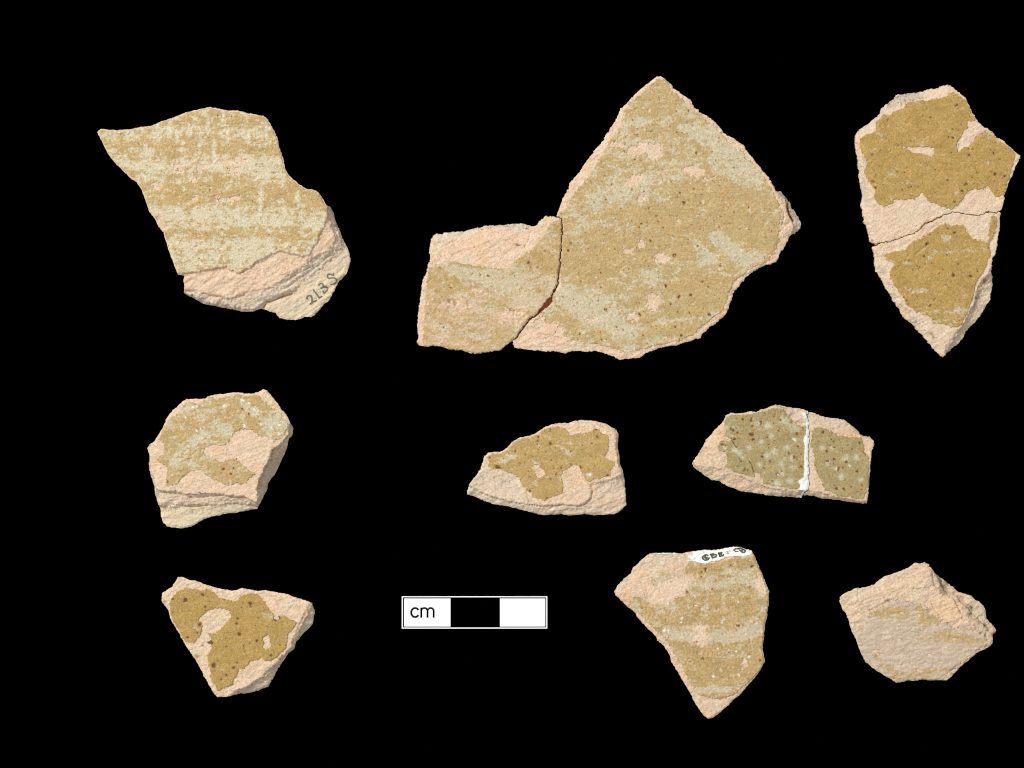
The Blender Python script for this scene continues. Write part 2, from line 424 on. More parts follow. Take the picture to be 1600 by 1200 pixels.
ch = sm(.15, .35, s.blobs([(278, 262, 9, 7, 0, 1), (314, 262, 9, 6, 0, 1), (300, 280, 10, 4, 0, .8), (365, 268, 16, 8, 0, .6), (243, 291, 12, 5, 0, .8), (305, 310, 9, 4, 20, .9), (340, 309, 6, 6, 0, .8), (365, 310, 14, 5, 20, .8), (285, 347, 8, 3, 0, .6), (345, 393, 10, 6, 0, .6), (355, 255, 10, 6, 0, .6), (375, 250, 20, 8, 0, .5), (250, 345, 7, 12, 0, .7), (312, 367, 8, 4, 0, .5)]) * (1 + s.noise(5, 41)) - .15)
pits = s.specks(700, 5, .42, 1.3) * .8
gf = np.minimum(np.minimum(g, s.f - 1.6 - 1.2 * s.rim_noise), (.62 - ch) * 8)
relief = s.noise(4, 42, 3, 0, 1.5) * .5 + s.noise(18, 43, 3, 4, 3) * .5 - W * .5 - ch * .6 - pits * .45
top = Hf + .9 + relief
gC = glaze_colour(s, OCHRE * .98, W, ch, pits, np.maximum(s.specks(90, 6, .6, 1.3) * .6, np.clip(drip, 0, 1) * .42), slip=SLIP * 1.04, chipn=.5)
s.build('glaze', gf, top, Hf - 2.5, gC, M_GLAZE, s.rt)
# inked number
def ink(s, strokes, width, surf, mat, name, colour, parent, raise_=.35, label=None):
    obs = []
    for st in strokes:
        pts = np.array(st, float)
        def fn(X, Y, pts=pts):
            X = X + .25 * fbm(X, Y, 2.5, 3, 2); d = seg_dist(X, Y, pts, False)
            return width * (1 + .45 * fbm(X, Y, 4, 9, 2)) - d
        box_f = fn
        o = s.build(name, box_f, surf + raise_, surf - .3, np.ones(s.X.shape + (3,)) * colour * (1 + .5 * s.noise(3, 90, 2))[..., None], mat, parent, sub=3)
        obs.append(o)
    return obs
N_ = lambda t: Z(460, 410, 13.333, t)
INKC = np.array([.19, .175, .125])
ink(s, [N_("250,750;262,700;300,685;345,700;360,740;362,800;345,850;320,865;350,850;385,815;440,795").tolist()], 1.25, Hf, M_INK, 'inked_digit', INKC, s.rt)
ink(s, [N_("395,580;440,640;480,690;510,735;560,710").tolist()], 1.3, Hf, M_INK, 'inked_digit', INKC, s.rt)
ink(s, [N_("500,470;530,435;575,435;598,480;575,520;545,530;600,510;650,500;680,530;680,570;640,610;610,640;590,600").tolist()], 1.3, Hf, M_INK, 'inked_digit', INKC, s.rt)
ink(s, [N_("815,215;800,260;740,240;690,245;680,300;715,330;770,320;830,320;868,350;865,400;830,440;760,455").tolist()], 1.2, Hf, M_INK, 'inked_letter', INKC, s.rt)
print('sherd 1')

# ================================================================== sherd: big, two glued fragments
B2 = lambda t: Z(640, 320, 5.0, t)
B3 = lambda t: Z(860, 110, 4.0, t)
B4 = lambda t: Z(790, 330, 3.404, t)
B5 = lambda t: Z(1200, 290, 10.909, t)
left = B2("""182,240;200,232;270,218;340,210;430,208;500,185;580,165;660,160;740,155;820,145;890,145;930,158;975,172;1005,150;1030,110;1060,85;1090,92;1125,88;1150,95;1186,112;1187,160;1188,220;1184,290;1180,350;1174,420;1168,490;1160,560;1150,620;1130,670;1105,714;1075,735;1062,768;1040,790;1012,822;998,850;960,873;935,888;910,923;880,963;850,1003;825,1045;800,1060;780,1075;745,1110;710,1135;650,1145;580,1155;500,1160;440,1150;390,1135;320,1130;290,1115;220,1105;150,1105;90,1102;65,1090;58,1070;70,1030;62,960;62,900;70,840;75,770;88,700;95,640;105,580;130,540;140,480;160,420;155,345;165,290""")
right = np.vstack([B2("835,1050;860,1010;888,972;918,932;942,898;967,884;1006,860;1024,842;1054,810;1088,792;1114,764;1114,714;1140,672;1159,622;1168,562;1176,492;1182,422;1188,352;1192,290;1195,220;1195,160;1193,112;1172,98;1150,84"),
    B3("""45,890;65,830;90,780;110,740;130,690;180,640;215,580;270,510;325,445;365,375;410,310;440,240;490,195;530,145;590,95;640,55;665,38;690,35;715,52;750,85;770,110;820,145;880,190;895,230;925,245;930,262;970,275;1030,325;1080,380;1100,405;1150,425;1210,475;1245,525;1300,590;1330,630;1375,680;1405,740"""),
    B5("""160,110;210,80;300,190;370,290;430,390;480,460;530,550;565,640;555,720;500,780;460,820;400,840;355,880;345,930;300,1000;260,1070;210,1140"""),
    B4("""1440,268;1400,285;1365,292;1320,320;1275,355;1240,400;1210,435;1205,470;1185,510;1170,550;1130,585;1085,620;1050,650;1035,675;980,690;905,715;860,717;800,735;745,755;715,778;660,783;610,790;585,778;540,760;480,745;420,745;360,742;310,758;290,748;210,745;120,738;45,725"""), B2("820,1110;800,1062")])
whole = np.vstack([left[:18], right[24:], left[43:]])
s = Sherd(whole, 46, 23, tilt=(0, 0), curve=.12)
s.root('biggest sherd, two glued fragments with a dark crack and a rusty hole, worn tan glaze')
fl, fr = s.sd(left, .8), s.sd(right, .8)
s.f = np.maximum(fl, fr)
gl = s.sd(B2("""150,490;200,465;250,455;320,440;380,450;450,465;560,480;640,492;700,497;780,490;800,460;840,420;890,385;950,350;1000,300;1040,250;1075,180;1110,130;1150,118;1240,80;1300,300;1300,900;900,1200;400,1300;120,1200;105,1060;110,960;115,860;120,760;130,650;140,560"""), 1.4)
led1 = s.sd(B2("""100,420;180,415;260,400;330,392;420,365;490,340;540,300;600,270;700,262;800,300;860,322;905,330;925,250;955,200;975,172;1020,100;1100,60;1400,60;1400,1400;0,1400;0,430"""), 1.5)
led2 = s.sd(B2("""100,290;200,292;300,290;400,285;470,270;520,225;560,195;620,180;700,172;800,168;870,180;940,195;960,150;1100,0;1400,0;1400,1400;-100,1400;-100,290"""), 1.5)
# right fragment: surface limits
gr = s.sd(np.vstack([B2("1000,900;960,920"), B2("1180,640;1180,100"), B3("20,905;90,870;150,760;240,665;300,560;370,440;440,340;450,260;500,200;570,140;620,90;680,50;720,60;745,110;800,160;860,215;900,250;960,290;1030,350;1090,420;1160,470;1230,540;1290,610;1340,680;1390,760;1430,830;1440,880"),
    B5("130,200;190,330;230,420;210,520;180,650;200,760;170,870;190,960;130,1060;100,1150"), B4("1380,275;1320,290;1270,330;1210,370;1190,420;1180,470;1150,530;1090,570;1040,610;1000,650;940,680;870,700;800,710;740,725;700,740;660,745;620,748;590,728;520,715;440,702;400,692;340,676;300,654;250,644;212,596;190,530")]), 1.6)
mL = fl > -3
z = s.H.copy()
s.terrace([gl, led1, led2], [(45, 42), (36, 33), (26, 13)])
HL = np.where(s.X < 900, s.H, z)
s.H = z
# right-hand tip chamfer with a deep rusty split
tip = s.sd(np.vstack([B5("90,20;150,160;220,260;270,350;300,420;250,540;220,670;270,760;200,860;150,960;100,1100"), np.array([[1150, 440], [700, 700], [600, 200], [1100, 100], [1190, 250]])]), 1.2)
tip2 = s.sd(np.vstack([B5("120,60;200,130;280,220;330,310;370,420;400,520;430,600;430,700;420,800;390,900"), np.array([[1150, 640], [500, 700], [600, 100], [1100, 50], [1200, 260]])]), 1.0)
cham = (s.X > 1195) & (s.Y > 285) & (s.Y < 420)
z = s.H.copy(); s.terrace([tip, tip2], [(43, 36), (30, 14)])
s.H = np.where(cham, s.H, z)
rx = s.X > 880
lowband = (gr < 0)
z = s.H.copy(); s.terrace([gr], [(45, 42)]); s.H = np.where(cham, z, s.H)
HR = s.H.copy()
pk = np.where((s.X < 880) & (fl > fr), sm(0, 3, -gl), sm(0, 3, -gr))
s.H = np.where(fl > fr, HL, HR)
s.clay_relief(24, .55, pk)
s.H += pk * s.noise(12, 70, 4, 22, 3) * 1.4
s.groove(B2("845,315;905,325;935,260;955,200"), 1.4, 4)
s.groove(B2("180,412;260,402;330,390;420,362;480,345"), 1.3, 2.6)
s.groove(B2("200,292;300,290;470,278"), 1.1, 2)
s.groove(B4("190,655;240,660;300,680;350,700"), 1.0, 2)
s.groove(B4("240,575;330,610;400,622"), .8, .8)
s.groove(B4("130,722;230,725;330,712"), .9, 1.5)
s.groove(B5("275,460;260,560;230,660"), .9, 3)
s.groove(B5("275,700;260,780"), .8, 2)
s.groove(B5("330,300;340,400;370,500;430,600"), 1.4, 9)
rust_split = sm(2.8, .8, s.dl(B5("330,310;340,400;365,500;425,590")))
s.clay_colour(grey=sm(0, 4, -led2) * (s.X < 840) * .55 + cham * sm(0, 3, -tip2) * .55 + s.blobs([(815, 355, 22, 10, -10, .4)]) * (fl > fr))
s.C = mix(s.C, RUST * .9, rust_split * .92)
joint = sm(5, 1.0, s.dl(B2("1190,112;1190,290;1178,420;1164,560;1134,671;1110,740;1018,832;938,892;883,968;828,1050"))) * .28
s.C = mix(s.C, RUST * 1.2, joint)
fragL = bpy.data.objects.new('fragment', None); fragR = bpy.data.objects.new('fragment', None)
for o, lb in ((fragL, 'smaller left fragment with a pink broken upper edge'), (fragR, 'large pointed right fragment with pitted tan glaze')):
    scene.collection.objects.link(o); o.parent = s.rt; o['label'] = lb
HfL = s.frag(fl, (2.6, 1.2)); HfR = s.frag(fr, (2.6, 1.1))
s.build('clay_body', fl, HfL, const(s, 0), s.C, M_CLAY, fragL, plate=True, inset=2.0)
s.build('clay_body', fr, HfR, const(s, 0), s.C, M_CLAY, fragR, plate=True, inset=2.0)
def bd(cx, cy, rx, ry, ang, amp): return (cx, cy, rx, ry, ang, amp)
w = -.3 + s.blobs([
    # left fragment: pale band falling to the right, pinkish below
    bd(745, 430, 60, 13, -15, .9), bd(800, 458, 55, 14, -22, .9), bd(820, 430, 50, 16, -10, .8), bd(690, 400, 22, 6, 0, .7), bd(740, 500, 90, 50, 0, .12), bd(720, 520, 50, 7, -18, .5), bd(740, 480, 50, 6, -18, .4), bd(690, 500, 30, 16, -18, -.4), bd(750, 540, 40, 8, 0, -.4), bd(852, 365, 14, 22, 0, .7),
    bd(835, 400, 22, 22, 40, -.7), bd(682, 432, 28, 14, -30, -.7), bd(700, 470, 20, 8, -20, -.4), bd(765, 455, 45, 5, -28, -.35),
    # right fragment
    bd(990, 195, 30, 22, 20, .5), bd(1090, 205, 60, 16, -35, .6), bd(1140, 245, 60, 24, -42, .7), bd(1170, 270, 40, 22, -45, .5), bd(975, 230, 60, 12, 10, .6), bd(1000, 290, 60, 18, 5, .75), bd(950, 310, 50, 18, 20, .5), bd(1080, 270, 60, 20, -20, .35),
    bd(1030, 150, 26, 20, 0, -.5), bd(1010, 200, 20, 14, 0, -.4), bd(1130, 310, 80, 26, -12, -1.0), bd(1060, 345, 90, 20, -5, -.8), bd(920, 410, 60, 30, -5, -1.0), bd(1000, 390, 70, 30, 0, -.6), bd(1185, 370, 38, 22, -20, -1.0),
    bd(1130, 375, 28, 12, -30, .85), bd(1150, 395, 40, 12, -35, .9), bd(1110, 405, 22, 14, 0, .5), bd(1175, 400, 20, 10, 0, .5), bd(1130, 430, 40, 8, -10, .4),
    bd(905, 470, 55, 20, -10, 1.15), bd(880, 455, 20, 14, 0, .7), bd(950, 500, 60, 16, -15, .9), bd(980, 520, 24, 12, 0, .9), bd(1020, 430, 14, 14, 0, .8), bd(1040, 470, 40, 4, 10, .8), bd(1060, 500, 70, 3.5, 8, 1.0), bd(960, 465, 50, 4, 6, .6), bd(1010, 535, 30, 8, 20, .9),
    bd(1090, 450, 55, 22, 5, -1.0), bd(1080, 485, 50, 9, 8, -.9), bd(1060, 515, 60, 12, 12, -.9), bd(1000, 530, 7, 14, -10, -1.0), bd(1000, 470, 14, 12, 0, -.8), bd(900, 390, 20, 8, 0, .5), bd(950, 415, 80, 5, -10, .3), bd(885, 500, 26, 9, -30, -.5), bd(1000, 503, 26, 8, 0, -.8)])
W = wear_mix(s, w, .0, stretch=1.9)
W = np.where(fl > fr, W * .8, W * .8 + .1)
chv = s.blobs([bd(1012, 232, 26, 9, 0, 1.1), bd(995, 236, 18, 8, 10, .8), bd(1083, 267, 17, 9, -12, 1.1), bd(993, 280, 20, 8, 25, .9), bd(1025, 245, 12, 6, 0, .8), bd(982, 392, 9, 4, 0, 1), bd(1034, 403, 14, 8, 0, 1.1), bd(1020, 471, 11, 14, 0, 1.3), bd(988, 495, 10, 8, 0, .9),
    bd(1003, 380, 8, 9, 0, .7), bd(1005, 310, 12, 7, 0, .7), bd(1060, 345, 6, 5, 0, .6), bd(1150, 222, 20, 8, -30, .9), bd(905, 200, 8, 10, 0, .4), bd(925, 500, 12, 6, 0, .8), bd(860, 515, 30, 14, 0, .7), bd(800, 495, 40, 22, 0, .45), bd(720, 478, 40, 12, -10, .45), bd(690, 520, 40, 20, 0, .3), bd(1105, 300, 5, 4, 0, .5), bd(935, 345, 8, 6, 0, .5), bd(965, 226, 14, 6, 0, .8), bd(1108, 280, 8, 5, 0, .7), bd(750, 455, 30, 7, -20, .4)])
ch = sm(.22, .42, chv * (1 + .9 * s.noise(5, 41)) - .1)
big = s.dots([(1054, 399, 3.2), (1061, 463.5, 2.6), (1080, 461, 2.2), (1040, 447, 2.4), (1098, 439.5, 1.7), (1077.5, 489, 1.9), (946.5, 484, 2.3), (1000, 491.5, 2.4), (861, 523.5, 2.0), (888, 391, 2.2), (825.7, 410.5, 2.2), (888, 391, 1.8), (1069, 316.5, 2.6), (988, 296, 1.6), (1088, 239, 1.8), (813.5, 452, 1.6), (763, 431, 2), (751, 429, 1.5), (1090, 384, 1.6), (1036, 356, 1.5), (956, 288, 1.4), (1025.5, 233.5, 1.2), (989, 187, 1.6), (1108, 492, 2), (1091, 495, 1.5), (1055, 512, 1.6), (1064, 525, 1.6), (1062, 530, 1.2), (1135, 385, 1.2), (1115, 278, 1.6), (1124, 275, 1.3), (1046, 501, 1.6), (1048, 475, 1.5), (701, 471, 2), (694, 469, 1.2), (839, 417, 1.4), (1038, 540, 1)])
pits = np.maximum(big, s.specks(2400, 15, .42, 1.35) * .85)
relief = s.noise(4, 42, 3, 10, 1.5) * .55 + s.noise(20, 43, 3, 0, 2) * .5 - W * .4 - ch * .55 - pits * .5
gC = glaze_colour(s, np.array([.485, .33, .122]), W, ch, pits, s.specks(260, 16, .5, 1.3) * .5, slip=SLIP * .95, chipn=.75)
gC = np.where((fl > fr)[..., None], mix(gC, PINK * .86 * np.ones_like(gC), np.clip(.05 + sm(420, 500, s.Y) * .22 + .7 * s.noise(12, 45, 4, -18, 2), 0, .75)), gC)
gC = mix(gC, RUST * 1.2, joint)
ftr = s.sd(B2("1300,0;1300,700;1140,680;1112,760;1050,812;1000,880;940,905;930,940;980,1020;1010,1060;1120,1060;1300,1150;3500,1400;4000,-2000;600,-2000"), .3)
s.build('glaze', np.minimum(gl, fl - 1.0 - .8 * s.rim_noise), HfL + .85 + relief, HfL - 2.5, gC, M_GLAZE, fragL)
s.build('glaze', np.minimum(np.minimum(gr, fr - 1.0 - .8 * s.rim_noise), (.62 - ch) * 8), HfR + .85 + relief, HfR - 2.5, gC, M_GLAZE, fragR)
hole = s.sd(B2("1190,125;1170,420;1150,620;1100,700;1060,735;1000,820;920,890;820,1030;850,1040;940,930;1020,870;1060,820;1120,790;1130,700;1180,600;1200,400;1205,125"), .3)
s.build('glue_joint', hole, const(s, 35) + s.noise(6, 80, 3) * 2, const(s, 6), np.ones(s.X.shape + (3,)) * np.array([.34, .125, .03]) * (1 + .3 * s.noise(5, 81, 2))[..., None], M_GLUE, s.rt)
print('sherd 2')

# ================================================================== sherd: upper right, kite-shaped, two joined fragments
C1 = lambda t: Z(1330, 120, 5.456, t)
C2 = lambda t: Z(1330, 320, 5.0, t)
crack = "1105,60;1060,50;1020,75;960,82;900,70;830,60;790,55;740,75;680,100;620,130;570,150;540,185;490,220;430,240;370,265;300,285;220,297;190,310"
up = np.vstack([C1("""40,490;80,440;130,410;200,360;245,320;255,285;275,255;290,235;340,205;370,185;390,150;430,150;500,138;600,128;660,105;740,92;780,80;810,66;850,72;880,100;910,130;960,165;985,200;1010,250;1040,310;1065,360;1090,400;1140,430;1200,465;1240,520;1275,530;1310,560;1360,610;1400,640;1445,675;1425,720;1400,770;1370,850;1340,910;1325,960;1305,1010;1295,1080;1280,1140"""),
    C2("1185,5;1165,50"), C2(crack), C2("165,300;145,280;140,230;130,185;100,130;90,60;80,0"), C1("90,1050;100,1010;90,960;75,900;70,820;60,740;55,670;38,620;35,560")])
lo = np.vstack([C2("174,325;192,314"), C2(crack)[::-1] + [0, 1.0], C2("""1165,58;1160,90;1163,160;1155,210;1140,290;1130,370;1100,440;1095,510;1108,570;1110,630;1095,680;1090,740;1060,790;1010,870;960,925;905,985;880,1035;840,1085;780,1130;745,1165;715,1188;690,1170;650,1130;600,1070;560,1025;520,980;460,920;410,875;360,790;320,720;275,650;240,580;195,520;182,470;185,400;172,360""")])
n_up = 45
whole = np.vstack([C1("40,490"), up[1:n_up], lo[18:], up[-16:]])
s = Sherd(whole, 48, 37, curve=.3)
s.root('kite-shaped sherd at upper right with golden glaze above and below a bare pink crack')
fu, fo = s.sd(up, .9), s.sd(lo, .9)
s.f = np.maximum(fu, fo)
gu = s.sd(C1("""75,530;120,500;200,470;215,430;210,390;250,340;275,315;340,320;380,290;440,270;480,220;540,205;600,200;640,210;690,190;760,180;820,170;830,140;870,135;920,165;970,200;1000,250;1030,310;1055,360;1050,375;1010,375;985,375;990,410;1000,440;960,455;940,490;920,530;900,580;880,610;900,600;900,635;930,640;950,600;985,595;1005,600;1030,560;1060,520;1100,490;1150,460;1190,470;1240,530;1290,560;1350,610;1400,645;1395,690;1370,760;1350,850;1320,930;1295,1010;1250,1025;1215,1010;1190,960;1150,930;1120,960;1040,955;1000,975;950,1040;910,1090;850,1130;790,1110;720,1080;660,1060;630,1020;600,990;570,1020;530,1040;450,1045;360,1045;350,1080;280,1105;220,1080;205,1030;205,970;160,900;130,860;110,800;130,740;120,700;95,660;75,600"""), 1.2)
hl = s.sd(C1("425,595;520,600;600,600;660,598;710,610;700,650;680,690;660,670;600,655;530,650;480,620"), 1.0)
gu = np.minimum(gu, -hl)
go = s.sd(C2("""250,390;330,365;430,350;440,325;480,280;540,270;560,240;620,215;680,160;730,145;780,160;850,155;890,170;900,205;930,240;940,265;1000,275;1050,290;1080,270;1070,220;1085,170;1090,100;1110,80;1150,110;1140,170;1110,240;1080,300;1080,350;1090,380;1070,430;1040,510;990,580;965,640;950,720;920,800;880,900;850,950;780,950;720,930;640,930;620,880;560,850;500,830;430,780;400,720;350,650;310,580;300,520;330,460;290,430"""), 1.4)
# bevels: left edge, top-left break, lower right break
topb = s.sd(C1("""-100,480;60,530;90,500;200,440;225,390;250,340;310,300;380,290;450,240;520,205;610,195;660,185;780,150;850,60;1000,-100;2500,0;2500,3000;-500,3000"""), 1.6)
z = s.H.copy(); s.terrace([topb], [(45, 24)])
leftb = s.sd(np.vstack([C1("60,520;75,640;95,760;110,860;150,960;170,1050;165,1140;160,1190"), C2("150,100;165,200;180,300;240,400;270,480;300,560;320,640;370,720;420,800;500,850;560,910;610,980;680,1040;720,1120;720,1250;2500,1300;2500,-1500;0,-1200")]), 1.6)
s.terrace([leftb], [(46, 31)])
rb = s.sd(C2("1200,430;1095,480;1070,540;1020,600;985,660;970,720;960,790;930,850;900,910;860,960;800,1020;740,1100;710,1250;-600,1250;-600,-1400;2000,-1400"), 1.2)
rb2 = s.sd(C2("1200,480;1100,540;1060,600;1000,680;975,760;950,800;920,860;880,940;820,1040;760,1120;720,1250;-600,1250;-600,-1400;2000,-1400"), 1.2)
s.terrace([rb, rb2], [(44, 38), (33, 22)])
bare = sm(0, 2, -np.maximum(gu, go))
s.clay_relief(30, .5, bare)
s.groove(C2("580,235;620,195;680,155"), 1.0, 1.5)
s.groove(C2("500,390;550,350;590,320;595,300"), 1.1, 1.8)
s.groove(C2("1010,640;1050,590;1080,565"), 2.0, 4); s.groove(C2("975,735;1000,715"), 1.5, 3)
s.groove(C1("1010,600;1040,540;1090,500;1150,465"), 1.0, 1.4)
s.groove(C1("905,635;925,590;940,560"), 1.0, 1.4)
s.groove(C1("60,520;130,480;210,400"), 1.0, 1.5)
s.groove(C2("195,318;170,312"), 2.2, 10)
s.groove(C2("180,80;240,45;330,10"), .9, .9)
grey = sm(0, 3, -topb) * (s.X < 1450) * (.55 + .5 * s.noise(9, 81)) + sm(0, 4, -leftb) * (.3 + .4 * s.noise(10, 82)) + sm(0, 3, -rb2) * .2
s.clay_colour(grey=np.clip(grey, 0, .9), cream=.2)
s.C = mix(s.C, GREY * .95, sm(.25, .6, s.blobs([(1396, 160, 14, 6, 30, 1), (1417, 153, 18, 6, 12, 1), (1435, 150, 12, 5, 5, .7), (1349, 292, 4, 12, 0, .6), (1353, 310, 4, 14, 0, .5), (1378, 420, 6, 12, 30, .6), (1425, 500, 12, 6, -45, .7), (1350, 250, 3, 8, 0, .5)]) + .35 * s.noise(6, 83)) * .75)
s.H -= sm(.3, .9, s.blobs([(1396, 160, 14, 6, 30, 1), (1417, 153, 18, 6, 12, 1), (1435, 150, 12, 5, 5, .7)])) * 4
s.C = mix(s.C, PALE * .9, np.full(s.X.shape, .25))
s.C = mix(s.C, RUST * 1.1, sm(2.2, .8, s.dl(C2("700,92;620,130;570,150;540,185"))) * .8 + sm(1.6, .5, s.dl(C2(crack))) * .35)
s.C = mix(s.C, RUST * .8, s.dots([(1539, 439, 4), (1537, 436, 3), (1526.5, 466, 2.5), (1455, 521, 3), (1458, 524, 2)]) * .6)
fU = bpy.data.objects.new('fragment', None); fD = bpy.data.objects.new('fragment', None)
for o, lb in ((fU, 'broad upper fragment with golden glaze'), (fD, 'pointed lower fragment with golden glaze')):
    scene.collection.objects.link(o); o.parent = s.rt; o['label'] = lb
HfU = s.frag(fu, (1.8, .8)); HfD = s.frag(fo, (1.8, .8)) - .3
s.build('clay_body', fu, HfU, const(s, 0), s.C, M_CLAY, fU, plate=True, inset=1.5)
s.build('clay_body', fo, HfD, const(s, 0), s.C, M_CLAY, fD, plate=True, inset=1.5)
w = -1.05 + s.blobs([bd(1375, 218, 12, 10, 0, .8), bd(1390, 265, 12, 14, 0, .3), bd(1470, 367, 30, 6, 0, .4), bd(1480, 371, 8, 4, 0, .7), bd(1475, 392.5, 40, 2.6, 2, 1.4), bd(1530, 390, 26, 2.0, 4, 1.3), bd(1452, 403, 5, 4, 0, 1.3), bd(1480, 372, 10, 5, 0, .9), bd(1430, 455, 22, 3, 5, 1.2),
   bd(1475, 486, 42, 5, 0, 1.6), bd(1510, 487, 18, 5, 0, .8), bd(1470, 510, 26, 5, 10, 1.2), bd(1455, 500, 14, 10, 0, .8), bd(1510, 463, 12, 8, 0, .8), bd(1430, 410, 20, 7, 0, .5), bd(1445, 475, 8, 5, 0, .7), bd(1380, 180, 26, 3, 25, .6), bd(1410, 180, 3, 24, -30, .4), bd(1550, 212, 20, 6, -40, .9), bd(1490, 212, 6, 4, 0, .5), bd(1458, 265, 8, 6, 0, .4)])
W = wear_mix(s, w, 0, stretch=2.2) * .85
pits = np.maximum(s.dots([(1495, 164, 2), (1514, 241.5, 2.4), (1555.5, 272.5, 2.6), (1510, 287.5, 2.6), (1503, 298, 2.8), (1492, 315, 2.2), (1481, 282, 1.8), (1561, 249, 1.6), (1489, 215.5, 2), (1482, 214.5, 1.3), (1441, 157, 2), (1387.5, 188, 1.4), (1365, 284, 2.2), (1367.5, 293, 1.8), (1410, 297, 1.6), (1552.5, 239, 1.8), (1548, 234, 1.4), (1527, 270, 1.4), (1570, 275, 2.3), (1461, 265, 1.2), (1363, 241, 1.8), (1489.5, 429.5, 3), (1517, 432, 2), (1403, 416, 1.6), (1492, 363.5, 2.2), (1480, 357, 1.8), (1417, 470, 1.8), (1497, 413, 1.5), (1444.5, 400, 1.6), (1448, 381, 2.2), (1453, 478, 2)]), s.specks(1300, 25, .42, 1.4) * .9)
gC = glaze_colour(s, GOLD, W, None, pits, s.specks(50, 26, .5, 1.2) * .45, slip=SLIP * .9, rusty=.55)
relief = s.noise(5, 42, 3, 10, 1.5) * .35 + s.noise(22, 43, 3, 0, 2) * .4 - W * .25 - pits * .45
s.build('glaze', np.minimum(gu, fu - 1.2), HfU + .85 + relief, HfU - 2.5, gC, M_GLAZE, fU)
s.build('glaze', np.minimum(go, fo - 1.2), HfD + .85 + relief, HfD - 2.5, gC, M_GLAZE, fD)
print('sherd 3')

# ================================================================== sherd: middle left, thick with a stepped lower break
A = lambda t: Z(220, 600, 5.216, t)
s = Sherd(A("""375,122;440,120;520,118;545,102;620,85;700,78;760,68;850,76;920,78;960,62;995,45;1025,52;1060,95;1100,140;1140,195;1190,260;1210,290;1220,325;1242,360;1235,405;1200,460;1190,510;1165,570;1130,640;1105,700;1080,745;1035,800;1025,850;1000,910;970,970;945,1020;900,1025;820,1040;750,1055;690,1060;640,1070;560,1085;510,1105;450,1140;400,1165;330,1178;270,1175;210,1165;175,1130;160,1090;155,1020;130,960;115,900;110,840;90,780;65,700;65,640;72,590;65,555;48,520;70,495;110,470;130,430;165,380;190,330;210,280;240,235;290,190;340,140"""), 54, 41, curve=.4)
s.root('chunky six-sided sherd at middle left with flaking tan glaze and a stepped broken lower edge')
g = s.sd(A("""150,440;190,350;240,280;300,240;340,190;360,160;400,150;450,160;500,150;530,115;590,110;620,130;660,110;720,100;780,85;850,100;900,85;960,90;990,130;1040,160;1060,190;1100,210;1140,230;1150,280;1190,300;1200,350;1170,400;1150,440;1110,450;1080,465;1050,430;1000,430;960,420;920,380;870,365;820,360;790,380;760,400;730,430;720,460;690,490;650,500;600,490;560,500;520,520;510,560;540,590;590,600;650,640;700,620;740,600;780,610;820,660;880,700;940,735;890,760;870,800;810,810;770,800;740,820;690,820;640,795;590,770;530,745;520,710;470,700;430,700;380,720;340,760;310,800;260,825;205,820;200,780;215,720;220,680;160,640;130,620;150,590;180,570;195,520;185,480;150,460"""), 1.4)
t1 = s.sd(A("""-200,300;60,600;100,760;130,860;180,872;250,872;330,885;400,898;500,890;600,898;690,905;780,915;860,925;940,960;952,900;955,830;975,770;1000,710;1035,640;1065,580;1080,530;1120,500;1160,470;1195,410;1215,330;1400,200;1400,-200;-200,-200"""), 1.5)
t2 = s.sd(A("""-200,300;40,600;70,800;100,960;180,1010;260,1005;340,1000;420,985;520,990;600,985;700,975;800,975;900,985;950,1000;965,960;985,880;1000,800;1040,730;1065,650;1085,580;1115,520;1155,490;1200,420;1225,340;1400,200;1400,-200;-200,-200"""), 1.6)
s.terrace([t1, t2], [(45, 30), (24, 15)])
rz = (s.X > 403) & (t1 < 2)
s.H = np.where(rz & (t1 < 0), np.minimum(s.H, 52 + np.maximum(t1, -16) * 2.1), s.H)
lw = sm(0, 2, -g)
s.clay_relief(22, .55, lw)
s.H += sm(0, 3, -t1) * (s.noise(11, 70, 4, -4, 3) * 2.2)
s.groove(A("190,880;300,895;380,915;410,925;600,915;680,900;760,925;840,920"), 1.6, 3)
s.groove(A("560,985;420,1000;300,990;180,1000"), 1.5, 2.5)
s.groove(A("1075,540;1050,620;1020,690;970,800"), 1.5, 2.5)
s.groove(A("415,1030;430,1060;480,1075"), 1.3, 2)
lb = s.sd(A("40,500;110,470;160,640;140,760;130,860;60,900;-50,700"), 2)
s.H -= sm(0, 5, lb) * 3
s.clay_colour(grey=sm(0, 3, -t1) * sm(-4, 2, t2) * .42 + sm(0, 3, -t2) * .12 + rz * sm(0, 3, -t1) * .25, cream=.05)
s.C = mix(s.C, np.array([.72, .63, .43]), sm(0, 4, -t2) * (s.X < 405) * .6)
s.C = mix(s.C, RUST * 1.4, sm(3.5, .5, s.dl(A("1080,520;1070,570;1040,640;1010,710;970,800;955,860"))) * .4)
Hf = s.frag(s.f, (3.5, 2.2))
s.build('clay_body', s.f, Hf, const(s, 0), s.C, M_CLAY, s.rt, plate=True)
